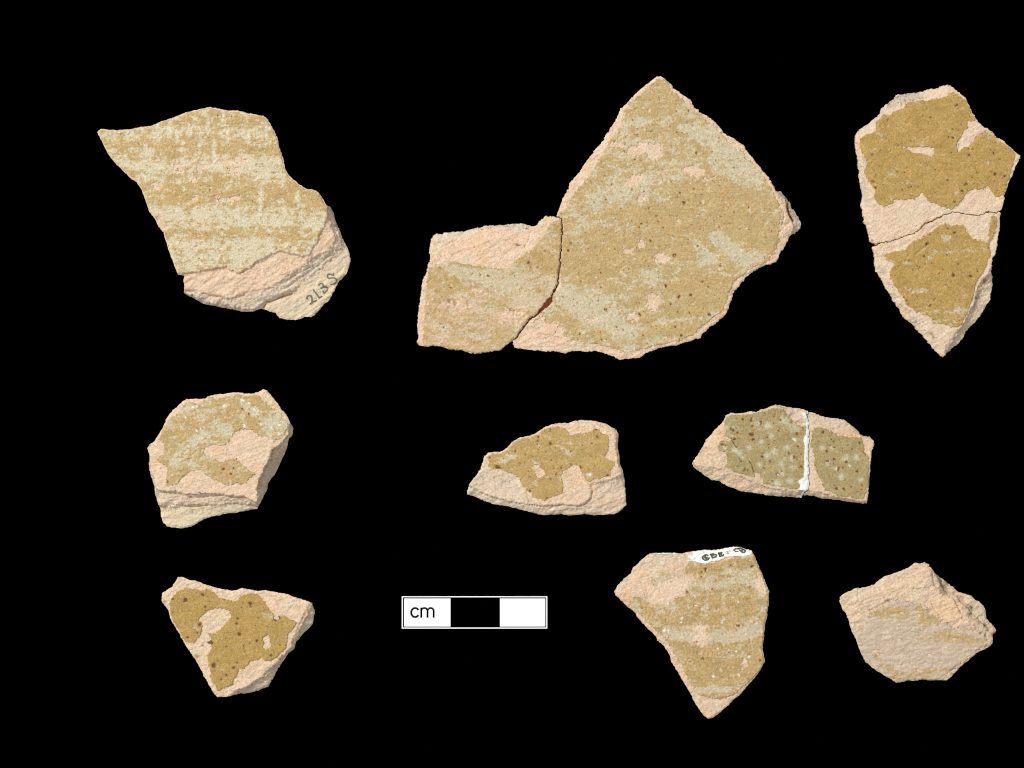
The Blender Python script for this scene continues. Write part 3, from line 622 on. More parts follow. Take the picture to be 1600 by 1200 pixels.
w = -.75 + s.blobs([bd(345, 670, 22, 12, -15, 1.1), bd(352, 680, 16, 12, 0, .8), bd(300, 640, 28, 8, 20, .9), bd(315, 650, 20, 6, 0, .5), bd(285, 700, 34, 5, 45, .8), bd(272, 720, 7, 9, 0, .9), bd(300, 728, 28, 5, -20, .9), bd(318, 685, 16, 14, 0, .7), bd(425, 668, 22, 16, -30, .9), bd(435, 650, 20, 16, 0, .7), bd(395, 640, 16, 8, -20, .8), bd(378, 628, 8, 6, 0, .9), bd(410, 682, 16, 8, 0, .5), bd(280, 745, 24, 10, 0, .5), bd(270, 670, 6, 8, 0, .7), bd(325, 716, 20, 6, 0, .6), bd(300, 670, 18, 4, 30, .5), bd(310, 690, 16, 4, 40, .7), bd(340, 640, 18, 5, 0, .4), bd(300, 690, 34, 2.2, 42, 1.3), bd(288, 712, 26, 2.2, 50, 1.3), bd(318, 702, 24, 2, 30, 1.1), bd(282, 670, 20, 2, 60, 1.0), bd(330, 640, 30, 2.4, 10, .9), bd(385, 634, 18, 2.4, -25, 1.2), bd(400, 650, 20, 2.4, -30, 1.2), bd(300, 722, 26, 2.4, -24, 1.2), bd(420, 690, 16, 3, 30, .8)])
W = wear_mix(s, w, .1, stretch=1.2)
pits = np.maximum(s.dots([(389, 646.5, 2), (379, 639, 1.6), (364, 732, 1.8), (349, 733, 2), (361, 741, 1.6), (261, 753, 2.4), (305, 741, 1.8), (294, 716, 1.6), (371, 755, 1.6)]), s.specks(110, 35, .5, 1.4) * .7)
glints = np.maximum(s.dots([(379, 625, 2.5), (389, 630, 2), (350, 634, 2), (381.5, 665, 2.8), (307.5, 673, 2), (313, 671, 1.5), (397, 640, 2), (407, 663, 1.8), (424, 668, 1.5), (290, 652, 1.6), (285, 700, 1.3), (309, 652, 1.6), (363, 648, 1.2), (437, 664, 2), (301, 636, 1.4), (308, 635, 1.4), (374.5, 741, 1.3)]), s.specks(160, 36, .5, 1.2) * .55)  # white dots painting the sparkle of the glossy glaze
gC = glaze_colour(s, OCHRE * .97, W, None, pits, glints, slip=SLIP * .95)
relief = s.noise(4.5, 42, 3, 10, 1.3) * .8 + s.noise(14, 43, 3, 0, 1.5) * .5 - W * .25 - pits * .45
s.build('glaze', np.minimum(g, s.f - 2), Hf + .9 + relief, Hf - 2.5, gC, M_GLAZE, s.rt)
print('sherd 4')

# ================================================================== sherd: middle, half-moon
A = lambda t: Z(720, 640, 5.926, t)
s = Sherd(A("""265,395;310,390;360,395;400,375;440,345;480,300;540,260;600,250;680,230;735,190;780,160;850,135;920,122;1000,125;1050,105;1130,98;1220,102;1290,115;1350,135;1400,165;1440,190;1460,235;1455,300;1455,360;1470,430;1475,500;1500,560;1515,640;1520,720;1530,800;1532,885;1500,920;1460,950;1420,970;1330,975;1230,980;1150,965;1080,978;1000,980;930,972;850,970;780,980;720,970;650,950;560,930;490,910;400,890;320,880;250,860;180,830;110,800;60,785;55,755;75,715;80,690;110,650;150,600;180,560;190,520;210,470;215,430;240,410"""), 48, 53, curve=.5)
s.root('half-moon sherd in the middle row with a ragged golden glaze patch on bare clay')
g = s.sd(A("""250,430;290,400;360,410;430,365;480,320;540,270;620,260;700,230;760,180;830,165;900,155;950,165;985,200;1000,240;1060,230;1090,215;1130,225;1190,205;1240,185;1280,195;1330,230;1370,245;1370,310;1360,380;1325,430;1370,460;1420,480;1415,520;1390,570;1380,610;1300,625;1240,640;1190,670;1160,655;1130,600;1110,560;1090,520;1060,500;1020,520;980,550;940,570;930,620;940,660;930,690;945,720;940,770;880,790;820,810;770,840;720,825;670,805;650,770;610,740;570,700;545,650;520,610;470,590;420,570;360,550;300,545;255,520;265,480"""), 1.2)
h = s.sd(A("650,540;690,500;740,500;720,535;760,545;785,590;760,630;700,630;690,600;680,560"), 1)
g = np.minimum(g, -h)
t1 = s.sd(A("""-300,200;0,640;60,690;150,740;250,790;340,820;450,850;560,865;640,880;720,890;800,893;880,885;950,880;1030,888;1100,890;1150,870;1190,830;1215,790;1220,740;1200,710;1230,690;1290,670;1370,660;1420,640;1480,600;1700,500;1700,-300"""), 1.4)
s.terrace([t1], [(42, 27)])
rbm = (s.X > 924) & (s.Y > 755) & (t1 < 0)
s.H = np.where(rbm, np.maximum(s.H, 38 - .2 * (s.Y - 755)), s.H)
tb = s.sd(A("-300,400;800,130;1000,150;1080,125;1180,130;1290,145;1370,180;1420,230;1430,300;1440,400;1455,500;1480,620;1500,740;1510,880;1600,1200;-300,1300"), 1.2)
s.terrace([tb], [(45, 36)])
fac = s.sd(A("200,530;300,550;420,575;520,615;560,690;600,740;640,800;640,880;620,950;300,950;0,850;50,650"), 1.5)
s.H -= sm(0, 26, fac) * 5
s.clay_relief(22, .5, sm(0, 2, -g))
s.groove(A("650,880;740,895;850,890;950,885;1040,893;1110,893;1160,870;1205,820;1218,760;1200,705;1240,680"), 1.3, 2.4)
s.groove(A("120,745;220,785;340,835"), 1.2, 2); s.groove(A("800,935;870,900;920,885"), 1.2, 2)
s.groove(A("610,760;635,840;620,880"), 1.4, 2.2)
s.groove(A("1310,770;1380,780;1450,785"), 1.2, 1.6); s.groove(A("1100,125;1200,128;1300,140;1380,170"), 1.3, 2)
s.clay_colour(grey=np.clip(sm(0, 5, fac) * (.42 + .5 * s.noise(10, 81)) + sm(0, 3, -t1) * (.4 + .4 * s.noise(12, 82)) + sm(0, 2, -tb) * .15, 0, .8), cream=.15)
Hf = s.frag(s.f, (3.2, 2.4))
s.build('clay_body', s.f, Hf, const(s, 0), s.C, M_CLAY, s.rt, plate=True)
w = -1.0 + s.blobs([bd(793, 716, 14, 10, 0, 1.0), bd(803, 710, 10, 5, 0, .4), bd(882, 703, 22, 3, -24, 1.5), bd(896, 707.5, 10, 2.5, 5, 1.2), bd(889, 690, 2, 14, 0, 1.3), bd(849, 715, 6, 9, -25, 1.2), bd(838, 725, 9, 5, 0, 1.0), bd(838, 755, 6, 6, 0, 1.1), bd(922, 742, 7, 6, 0, 1.6), bd(841, 696, 8, 4, 0, .9), bd(880, 695, 8, 4, 0, .6), bd(930, 727, 12, 4, 0, .5), bd(785, 722, 8, 5, 0, .7)])
W = wear_mix(s, w, 0, stretch=1.5) * .9
pits = np.maximum(s.dots([(779, 731, 3.4), (776, 729, 2), (860.5, 693, 2.6), (907.5, 730.5, 2.2), (840.5, 688.5, 1.8), (933, 683, 2), (932, 672, 2), (841, 683, 1.6), (860, 671, 1.6), (861, 748, 1.6), (949, 742, 1.8), (892, 704, 1.5), (877, 731, 1.8), (884, 739, 2), (805, 705, 1.8), (828, 767, 1.5), (925, 692, 1.2), (869, 741, 1.4), (892, 725, 1.4)]), s.specks(420, 45, .42, 1.3) * .85)
gC = glaze_colour(s, np.array([.47, .31, .105]), W, None, pits, s.dots([(838, 753, 1.8), (922, 741, 2.6), (842, 695, 1.3)]) * .8, slip=SLIP * .98)
s.build('glaze', np.minimum(g, s.f - 1.4), Hf + .9 + s.noise(4.5, 42, 3) * .4 - pits * .45 - W * .2, Hf - 2.5, gC, M_GLAZE, s.rt)
print('sherd 5')

# ================================================================== sherd: middle right, glued with white adhesive
A = lambda t: Z(1070, 620, 5.161, t)
L6 = A("""995,116;985,140;990,170;996,220;997,340;992,480;997,600;994,750;950,775;938,812;870,810;800,805;720,800;640,790;560,775;460,765;400,740;340,720;290,685;220,670;170,640;130,610;80,575;62,540;75,510;110,460;150,400;170,350;220,300;245,260;290,220;320,180;330,150;365,130;420,135;480,130;530,118;580,122;620,102;680,85;735,62;790,72;850,85;920,95;970,105""")
R6 = A("""1000,122;1040,128;1085,150;1150,168;1210,172;1280,185;1330,215;1380,255;1420,300;1440,315;1500,325;1525,360;1530,385;1510,430;1500,500;1495,600;1485,700;1480,790;1470,860;1430,862;1340,850;1250,835;1180,825;1100,820;1050,800;1000,795;948,790;955,778;1000,752;1003,600;998,480;1003,340;1002,220;995,170;992,140""")
whole = np.vstack([L6[10:], R6[1:24], L6[9:10]])
s = Sherd(whole, 46, 67, curve=.4)
s.root('long speckled olive sherd at middle right, mended down the middle with white glue')
fl, fr = s.sd(L6, .6), s.sd(R6, .6); s.f = np.maximum(s.f, np.maximum(fl, fr))
gl = s.sd(A("""320,200;330,170;370,145;440,150;520,140;560,130;620,120;700,95;760,90;800,110;830,160;870,195;910,225;960,235;985,240;990,300;985,400;985,560;985,650;940,670;930,745;840,737;760,718;690,712;640,695;610,640;570,600;560,640;520,640;450,620;380,590;320,560;340,530;345,490;330,450;280,430;265,400;290,360;340,355;380,345;315,310;330,250"""), 1.2)
gr = s.sd(A("""1028,262;1090,244;1150,265;1200,290;1240,310;1330,320;1420,335;1440,390;1450,440;1480,490;1480,580;1480,680;1460,760;1440,830;1360,815;1260,800;1190,780;1130,740;1110,700;1128,688;1078,650;1062,590;1048,540;1046,480;1030,420;1014,380;1026,320"""), 1.4)
tb = s.sd(A("""-200,0;300,120;700,60;770,80;830,130;870,180;920,210;980,225;1010,235;1080,228;1140,240;1200,285;1260,300;1350,308;1440,320;1500,345;1700,200;1700,1200;-200,1200"""), 1.3)
s.terrace([tb], [(43, 27)])
bb = s.sd(A("""-200,300;100,560;200,570;300,585;380,610;450,650;540,680;620,715;700,740;800,755;900,765;1000,765;1100,770;1200,800;1300,820;1400,835;1480,845;1700,850;1700,-300;-200,-300"""), 1.3)
s.terrace([bb], [(42, 26)])
lb = s.sd(A("300,190;330,250;310,320;290,360;265,400;290,450;310,540;250,570;0,560;100,200"), 1.5)
s.H -= sm(0, 30, lb) * 14
s.clay_relief(30, .5, sm(0, 2, -np.maximum(gl, gr)))
s.groove(A("800,110;840,160;880,195;950,220"), 1.2, 2.5); s.groove(A("460,650;540,690"), 1.2, 2)
s.groove(A("285,370;345,350"), 1, 1.4); s.groove(A("1190,290;1300,312;1400,318"), 1.2, 2); s.groove(A("1050,210;1180,220"), 1, 1.5)
s.groove(A("310,570;380,600;450,625"), 1, 1.6)
s.clay_colour(grey=np.clip(sm(0, 3, -tb) * (.35 + .5 * s.noise(10, 82)) + sm(0, 3, -bb) * (.18 + .4 * s.noise(10, 83)), 0, .8), cream=.3, orange=.12)
s.C *= .93
s.C = mix(s.C, np.array([.76, .55, .36]), sm(0, 2, -gr) * (fr > 0) * sm(-2, 2, tb) * .6)
s.C = mix(s.C, RUST, s.dots([(1234.5, 774, 2.5), (1222, 772, 1.5)]) * .7)
fL = bpy.data.objects.new('fragment', None); fR = bpy.data.objects.new('fragment', None)
for o, lbt in ((fL, 'longer left fragment tapering to a point'), (fR, 'squarer right fragment')):
    scene.collection.objects.link(o); o.parent = s.rt; o['label'] = lbt
HfL = s.frag(fl, (2.6, 1.8)); HfR = s.frag(fr, (2.6, 1.8))
s.build('clay_body', fl, HfL, const(s, 0), s.C, M_CLAY, fL, plate=True, inset=1.5)
s.build('clay_body', fr, HfR, const(s, 0), s.C, M_CLAY, fR, plate=True, inset=1.5)
rs = [(1210, 705, 5), (1199, 711.5, 5), (1220.5, 724, 5), (1241.5, 687, 3), (1237, 716, 4), (1239, 730, 3.6), (1186.5, 726.5, 3.6), (1321, 717.5, 5.5), (1306.5, 732.5, 3.2), (1328, 728, 2.5), (1199, 665, 5.5), (1184, 662, 4), (1213.5, 756, 6), (1235, 752, 5), (1148, 703, 4), (1155, 708, 4), (1295, 725, 4), (1226, 716, 2.5), (1160, 714, 3), (1133, 700, 3)]
rs += [(1136, 668, 4), (1170, 700, 4), (1190, 690, 3.5), (1222, 740, 4), (1206, 682, 3.5), (1180, 745, 4.5), (1230, 700, 4), (1150, 668, 3), (1285, 700, 4), (1315, 745, 4.5), (1338, 715, 4), (1300, 700, 3.5), (1345, 750, 3.5), (1222, 655, 3)]
spots = s.dots(rs)
w = -1.15 + s.blobs([bd(1150, 690, 40, 30, 0, .25), bd(1235, 665, 26, 9, -25, 1.1), bd(1245, 668, 12, 8, 0, .6), bd(1160, 712, 30, 6, -30, .6), bd(1140, 700, 16, 8, 0, .5)])
W = np.clip(wear_mix(s, w, .05, stretch=1.2) * .55 + spots * .72, 0, 1)
crk = sm(1.3, .4, s.dl(A("385,360;400,380;413,405"))) + sm(1.4, .5, s.dl(A("520,515;540,560;560,610")))
pits = np.maximum(s.dots([(1174.5, 679, 3), (1176.5, 687, 2.4), (1188.5, 660, 2.2), (1175, 666, 2), (1161, 655.5, 2.2), (1148, 686, 2.2), (1217, 673, 2), (1292, 705, 2), (1343, 692, 2), (1303, 717, 1.8), (1215, 742, 2.5), (1163, 735, 2), (1252, 729, 2), (1141, 670, 2), (1307, 763.5, 2.5), (1319, 764, 2.5), (1286, 675, 2), (1340, 737, 2), (1241, 714, 1.6), (1174, 657.5, 2), (1201, 695, 1.6), (1331, 701, 1.6), (1303, 689, 1.6)]), s.specks(420, 55, .6, 1.9) * .9)
pits = np.maximum(pits, np.clip(crk, 0, 1))
gC = glaze_colour(s, OLIVE, W, None, pits, s.dots([(1241.5, 687, 2), (1240, 686, 1.5), (1216, 742, 1.5), (1328, 728.5, 1.6), (1306.5, 732.5, 1.8)]) * .8, slip=np.array([.58, .56, .40]), rusty=.3)
rel = s.noise(5, 42, 3) * .35 - pits * .45
s.build('glaze', np.minimum(gl, fl - 1.0), HfL + .85 + rel, HfL - 2.5, gC, M_GLAZE, fL)
s.build('glaze', np.minimum(gr, fr - 1.2), HfR + .85 + rel, HfR - 2.5, gC, M_GLAZE, fR)
gw = s.sd(A("""945,128;960,122;972,135;985,150;996,180;1000,220;998,300;1001,340;998,400;996,480;1000,600;998,752;970,758;905,750;925,735;935,715;920,700;915,675;945,660;963,645;962,560;963,480;970,400;958,365;958,330;975,318;978,220;975,185;960,150"""), .5)
gw = np.maximum(gw, s.sd(A("940,790;952,768;962,768;945,815;930,815"), .3))
wc = np.ones(s.X.shape + (3,)) * np.array([.84, .85, .84]) * (1 + .08 * s.noise(5, 88, 3))[..., None]
wc = mix(wc, CREAM * .85, sm(.1, .7, s.noise(7, 89, 3)) * .6)
s.build('white_glue', gw, np.maximum(HfL, HfR) + 2.2 + s.noise(6, 86, 3) * .8, const(s, 20), wc, M_PAINT, s.rt)
bead = s.sd(A("975,118;990,110;1000,125;995,142;978,140;968,128"), .2)
s.build('glue_bead', bead, np.maximum(HfL, HfR) + 2.5, const(s, 20), wc * np.array([.8, .74, .62]), M_GLUE, s.rt)
print('sherd 6')

# ================================================================== sherd: lower left triangle
A = lambda t: Z(240, 890, 5.715, t)
s = Sherd(A("""75,215;120,180;160,155;195,110;215,70;240,62;280,75;320,95;380,100;440,125;500,145;560,165;640,180;700,188;750,180;790,165;850,175;920,190;980,185;1060,195;1120,210;1180,215;1240,240;1310,262;1370,280;1415,300;1425,340;1440,390;1425,430;1415,490;1370,540;1320,590;1270,650;1250,715;1200,750;1160,810;1120,870;1090,920;1065,970;1040,1020;1015,1050;960,1070;880,1100;800,1108;720,1120;640,1138;570,1138;535,1100;500,1040;450,950;410,870;370,800;320,725;285,680;260,630;230,570;190,510;160,460;145,420;130,360;95,320;70,280"""), 46, 79, curve=.3)
s.root('triangular sherd at lower left with smooth dark golden glaze flaked away in patches')
g = s.sd(A("""210,200;280,165;360,170;420,185;500,180;540,210;570,240;640,265;700,280;750,270;790,230;850,215;920,220;960,250;990,290;1010,340;1060,385;1080,405;1070,440;1110,450;1120,410;1180,410;1200,440;1250,455;1280,470;1260,500;1230,540;1200,560;1190,620;1180,690;1130,740;1100,780;1050,810;990,812;960,780;940,800;880,810;830,850;810,890;765,880;750,920;740,950;710,970;705,1020;650,1045;570,1080;540,1020;500,960;510,900;490,860;490,800;475,760;510,710;530,670;480,660;475,640;520,620;500,590;480,560;530,575;570,550;640,490;690,430;680,370;620,340;560,345;480,360;430,400;395,440;420,460;435,510;425,570;400,610;350,650;290,640;260,610;240,560;200,500;165,440;150,380;145,300;160,250"""), 1.1)
h = s.sd(A("970,600;1010,575;1030,590;1040,640;1045,690;1000,720;975,690;980,650"), 1)
g = np.minimum(g, -h)
rb = s.sd(A("""1440,240;1375,350;1350,410;1325,470;1290,540;1265,600;1240,660;1215,710;1150,770;1100,830;1040,880;1000,920;960,960;900,1000;860,1030;790,1060;720,1090;600,1250;-300,1000;-300,-300;1500,-300"""), 1.4)
rb2 = s.sd(A("""1480,240;1400,360;1370,420;1345,480;1300,560;1275,620;1250,690;1200,730;1150,790;1110,850;1060,890;1000,960;930,1010;860,1050;790,1085;700,1130;600,1300;-300,1000;-300,-300;1500,-300"""), 1.4)
s.terrace([rb, rb2], [(42, 36), (31, 18)])
s.clay_relief(26, .6, sm(0, 2, -g))
s.groove(A("1360,370;1330,440;1300,500;1260,600;1240,670"), 1.2, 2.2)
s.groove(A("990,940;1030,900;1090,880"), 1.6, 3); s.groove(A("860,1045;920,1000;980,960"), 1.4, 2.5)
s.groove(A("690,1115;740,1090;860,1070"), 1.2, 2)
s.groove(A("200,150;240,110;290,90"), 1.2, 1.2)
s.clay_colour(grey=sm(1, 4, -rb2) * (.62 + .3 * s.noise(9, 81)), cream=.15)
s.C = mix(s.C, RUST * 1.1, s.dots([(257, 939.5, 2.4), (307.5, 1025.5, 3), (316, 1009, 1.8)]) * .8 + sm(2.2, .5, s.dl(A("1360,375;1325,450;1290,540;1245,660"))) * .35)
Hf = s.frag(s.f, (3.6, 2.4))
s.build('clay_body', s.f, Hf, const(s, 0), s.C, M_CLAY, s.rt, plate=True)
W = wear_mix(s, -1.15 + s.blobs([bd(420, 963, 16, 5, -10, 1.3), bd(306, 979, 8, 7, 0, 1.0), bd(345, 945, 8, 6, 0, .7), bd(370, 1012, 14, 6, 0, .4), bd(395, 1003, 8, 4, 0, .7), bd(335, 995, 5, 12, 0, .8), bd(418, 985, 4, 6, 0, .8), bd(415, 1005, 8, 4, 0, .6)]), 0, stretch=1.3) * .6
pits = np.maximum(s.dots([(434, 965, 3.6), (430, 968, 3), (435, 963.5, 2.5), (374, 990.5, 3.2), (391, 943, 3), (290, 937, 2.6), (288, 939, 2), (317, 929, 2.6), (327, 1003.5, 3.4), (330.5, 1005.5, 3), (325, 1002, 2.6), (334, 1039.5, 3.4), (333, 1042, 2.4), (365, 1043.5, 2.4), (370.5, 1035.5, 2), (353, 1010.5, 1.6), (380, 1009.5, 1.8), (401.5, 1001, 2.4), (423.5, 1024.5, 2.2), (370, 974, 2), (312, 975.5, 2.6), (270, 936, 2), (293, 996.5, 2), (354, 1054, 2), (345, 1061.5, 2), (270.5, 956.5, 1.8), (371.5, 966.5, 1.8), (350.5, 936.5, 1.8), (323, 988, 2.4), (322, 948, 1.8), (392, 948, 1.5), (390, 1005, 1.5)]), s.specks(420, 65, .42, 1.3) * .85)
gC = glaze_colour(s, GOLD * .98, W, None, pits, None, slip=SLIP * .9, rusty=.5, var=.08)
s.build('glaze', np.minimum(g, s.f - 1.4), Hf + 1.5 + s.noise(6, 42, 3) * .3 - pits * .5, Hf - 2.5, gC, M_GLAZE, s.rt)
print('sherd 7')

# ================================================================== sherd: lower, with a white painted label along its top edge
A = lambda t: Z(950, 840, 4.138, t)
s = Sherd(A("""270,102;310,100;370,98;430,98;480,105;520,92;580,85;640,80;700,80;750,70;800,60;860,62;890,75;930,85;945,110;960,150;985,210;1010,270;1030,320;1043,350;1040,400;1035,460;1025,520;1012,580;1010,640;1000,690;1005,750;1015,800;990,850;950,905;900,960;860,1010;810,1050;770,1090;720,1135;680,1165;645,1172;620,1150;590,1110;560,1065;540,1020;510,970;480,920;445,860;410,800;398,755;360,700;320,665;310,640;280,610;240,570;195,520;180,490;130,450;80,400;50,375;38,350;60,315;100,270;145,235;160,200;200,160;240,125"""), 47, 83, curve=.3)
s.root('tapering sherd with a white painted inked label along its top edge')
g = s.sd(A("""500,180;540,165;640,168;740,150;830,128;930,118;1000,60;1100,300;1060,470;1040,600;1000,700;1030,790;990,850;940,900;880,960;830,1000;800,1020;740,1045;700,1045;650,1040;600,1020;550,985;510,900;480,830;440,770;410,710;370,650;300,590;240,530;180,470;130,420;160,390;230,380;260,340;280,270;340,225;430,225;490,240"""), 1.5)
tb = s.sd(A("""-200,600;40,400;120,330;180,270;230,230;300,200;380,185;450,180;500,175;560,168;640,166;740,148;830,126;930,112;1200,60;1300,1400;-200,1400"""), 1.4)
s.terrace([tb], [(45, 36)])
s.clay_relief(30, .5, sm(0, 2, -g)); s.H += sm(0, 3, -tb) * s.noise(7, 71, 3, 20, 2) * 2
s.groove(A("600,1022;650,1035;700,1045;770,1030"), 1.0, 1.8)
s.groove(A("400,760;440,800;470,830"), 1.2, 2.2); s.groove(A("330,670;390,700"), 1.2, 2.5)
s.groove(A("495,180;490,230"), 1, 1.2)
s.clay_colour(grey=np.clip(sm(0, 3, -tb) * (s.X < 1075) * (.4 + .5 * s.noise(9, 81)) + sm(0, 3, -g) * .15 * (s.Y > 1080), 0, .8), cream=-.05, orange=.22)
s.C *= .95
Hf = s.frag(s.f, (3.4, 2.2))
s.build('clay_body', s.f, Hf, const(s, 0), s.C, M_CLAY, s.rt, plate=True)
w = -.2 + s.blobs([bd(1085, 890, 18, 7, 0, -1), bd(1118, 888, 10, 8, 0, -.6), bd(1150, 885, 22, 6, 8, -.4), bd(1100, 912, 40, 8, 0, .7), bd(1045, 905, 22, 10, 0, .9), bd(1160, 905, 24, 10, 0, .8), bd(1130, 893, 10, 6, 0, .6), bd(1120, 940, 60, 12, 0, -.3), bd(1090, 945, 10, 20, 0, -.5), bd(1118, 950, 12, 26, 0, -.7), bd(1160, 945, 30, 20, 0, -.5), bd(1070, 968, 20, 10, 0, -.9), bd(1115, 972, 22, 9, 0, -.9), bd(1035, 972, 9, 9, 0, -.8), bd(1015, 945, 14, 10, 0, -.3), bd(1103, 950, 4, 24, 0, .9), bd(1130, 945, 5, 16, 0, .6), bd(1092, 980, 7, 10, 0, .8), bd(1060, 925, 22, 14, 0, .4), bd(1020, 925, 22, 14, 0, .4),
    bd(1110, 993, 80, 9, 2, 1.0), bd(1060, 990, 26, 8, 0, .7), bd(1170, 985, 22, 22, 0, .5), bd(1160, 1000, 20, 12, 0, .5), bd(1082, 1015, 26, 9, 0, -.9), bd(1110, 1020, 24, 14, 0, -.5), bd(1170, 1010, 16, 12, 0, -.9), bd(1150, 1045, 45, 26, 0, -.7), bd(1110, 1055, 30, 14, 0, -1), bd(1095, 1035, 20, 10, 0, -.6), bd(1140, 1022, 26, 8, 0, .6), bd(1130, 1075, 50, 6, 3, .8), bd(1100, 1078, 30, 6, 0, .6), bd(1185, 925, 12, 40, 0, .3)])
W = wear_mix(s, w, 0, stretch=1.5) * .85
ch = sm(.25, .5, s.blobs([bd(1050, 920, 28, 16, 20, .8), bd(1085, 900, 16, 10, 0, .3), bd(1190, 915, 10, 14, 0, .9), bd(1090, 980, 30, 8, 0, .4), bd(1096, 1000, 16, 14, 0, .5), bd(1150, 985, 24, 8, 0, .3), bd(1163, 1035, 4, 5, 0, .8), bd(1030, 940, 24, 10, 0, .45), bd(1010, 920, 12, 10, 0, .6)]) * (1 + .8 * s.noise(5, 41)) + .05) * .75
glints = np.maximum(s.dots([(1065, 965.5, 2), (1063.5, 972, 1.6), (1129, 969, 2), (1128, 972.5, 1.8), (1132, 967, 1.5), (1163, 1033, 2.2), (1170, 1026, 1.8), (1097, 952, 1.8), (1085, 932, 1.6), (1087, 946, 1.5), (1150, 1018, 1.8), (1145, 933, 1.8), (1115, 1057, 1.8), (1044, 943, 1.8), (1153, 940, 1.5), (1154, 1054, 1.5), (1121, 1013, 1.6), (1037, 985.5, 2.5), (1043, 986, 2.2), (1160, 1045, 1.5)]), s.specks(130, 76, .5, 1.2) * .6)  # glaze sparkle painted as small near-white dots
pits = np.maximum(s.dots([(1102.5, 889, 2.2), (1102.5, 892, 1.8), (1098, 1029.5, 2.2), (1155, 978, 1.8), (1074.5, 925, 1.8), (1113, 920, 1.8), (1174.5, 885, 1.8), (1188, 1032, 2), (1096, 901, 1.4)]), s.specks(420, 75, .42, 1.2) * .75)
gC = glaze_colour(s, OCHRE * .93, W, ch, pits, glints, slip=np.array([.60, .50, .34]), var=.14, chipn=.6)
s.build('glaze', np.minimum(g, s.f - 1.5 - s.rim_noise), Hf + 1.1 + s.noise(4, 42, 3) * .7 - W * .25 - pits * .45, Hf - 2.5, gC, M_GLAZE, s.rt)
P = lambda t: Z(1060, 845, 12.308, t)
lf = s.sd(P("""150,385;230,360;215,330;170,320;200,300;175,285;210,260;250,235;270,200;400,190;480,185;560,175;620,188;690,182;760,162;800,142;900,148;960,132;1010,112;1100,112;1220,120;1290,158;1350,168;1420,190;1440,220;1390,262;1310,288;1230,303;1180,290;1080,290;1000,290;930,310;870,345;780,375;700,388;620,402;580,425;520,440;470,432;380,415;330,400;250,400"""), .5)
lf2 = s.sd(P("-420,235;-330,210;-200,240;-150,250;0,215;10,245;-120,280;-250,262;-380,255"), .6)
lf = np.maximum(np.minimum(lf, s.f - .5), np.minimum(lf2, s.f - .3))
pc = np.ones(s.X.shape + (3,)) * np.array([.87, .90, .86]) * (1 + .05 * s.noise(6, 88, 3))[..., None]
pc = mix(pc, CREAM * .8, sm(.35, .6, s.noise(5, 89, 3) + .6 * sm(1095, 1075, s.X) - .1) * .7)
ps = Hf + .9 + s.noise(6, 87, 3) * .3
lab = s.build('white_label', lf, ps, Hf - 2, pc, M_PAINT, s.rt)
for st in ["590,330;560,365;510,372;470,345;460,310;495,280;550,268;565,285", "512,295;530,345", "500,325;545,318",
           "622,262;650,322", "622,262;665,252;685,272;650,290;700,262;742,280;705,312;655,324", "770,240;800,300", "770,240;835,225", "790,270;830,258", "805,302;862,285;870,270"]:
    ink(s, [P(st).tolist()], 1.2, ps, M_INK, 'inked_letter', np.array([.10, .10, .06]), lab)
for st in ["905,225;930,205;960,208;940,232;975,235;958,252;925,250", "975,185;1000,215"]:
    ink(s, [P(st).tolist()], .5, ps, M_INK, 'inked_letter', np.array([.42, .36, .24]), lab)
for st in ["1150,152;1100,155;1070,178;1100,208;1140,205", "1160,150;1200,140;1245,165;1235,190", "1165,155;1215,215;1265,225;1292,192;1255,172;1215,190"]:
    ink(s, [P(st).tolist()], 1.2, ps, M_INK, 'inked_letter', np.array([.13, .12, .08]), lab)
print('sherd 8')

# ================================================================== sherd: lower right, nearly bare
A = lambda t: Z(1300, 870, 5.715, t)
s = Sherd(A("""70,365;100,335;150,310;215,280;260,282;330,265;390,240;420,210;470,178;540,155;600,130;680,100;740,58;790,60;830,48;865,65;885,100;920,145;960,180;1010,210;1040,240;1090,275;1130,315;1200,335;1250,350;1280,385;1330,410;1365,450;1382,490;1385,545;1410,585;1450,620;1475,660;1465,680;1440,700;1435,760;1420,795;1370,820;1310,850;1240,905;1180,955;1120,1010;1070,1065;1025,1105;960,1100;880,1105;810,1095;740,1108;680,1105;620,1120;575,1122;520,1090;450,1050;400,1020;350,980;300,940;270,880;240,810;215,740;180,670;160,610;145,550;125,510;90,460;70,410"""), 46, 97, curve=.3)
s.root('sherd at lower right, nearly bare pale clay with a few faint ochre glaze traces')
g = s.sd(A("""330,560;340,500;400,440;480,400;560,385;640,370;720,410;800,440;880,500;960,560;1040,610;1110,640;1180,630;1260,660;1340,680;1385,720;1390,780;1300,830;1200,920;1080,1010;1000,1090;900,1200;500,1200;300,950;220,740;250,640"""), 3.0)
t1 = s.sd(A("""-100,420;130,440;250,400;350,350;450,330;560,290;650,280;740,290;830,300;860,200;830,0;3000,-200;3000,2000;-300,2000"""), 2.2)
ax = s.sd(A("""880,60;890,200;930,300;1000,340;1070,380;1120,440;1160,520;1240,600;1340,670;1390,720;1410,800;1600,1000;-500,2000;-500,-600;850,-400"""), 1.6)
ax2 = s.sd(A("""900,60;940,180;1000,300;1090,330;1150,400;1230,480;1300,560;1380,640;1430,700;1600,900;-500,2000;-500,-600;850,-400"""), 1.4)
s.terrace([ax, ax2], [(43, 33), (25, 14)])
s.H -= sm(0, 20, -t1) * 4 * (s.X < 1460)
s.clay_relief(24, .8, sm(-6, 2, -g))
s.H += sm(0, 3, -g) * s.noise(9, 71, 4, 24, 3) * 1.8
s.groove(A("340,480;400,450;450,425;520,385"), 1.6, 2.8); s.groove(A("250,440;360,400;470,370"), 1.3, 2)
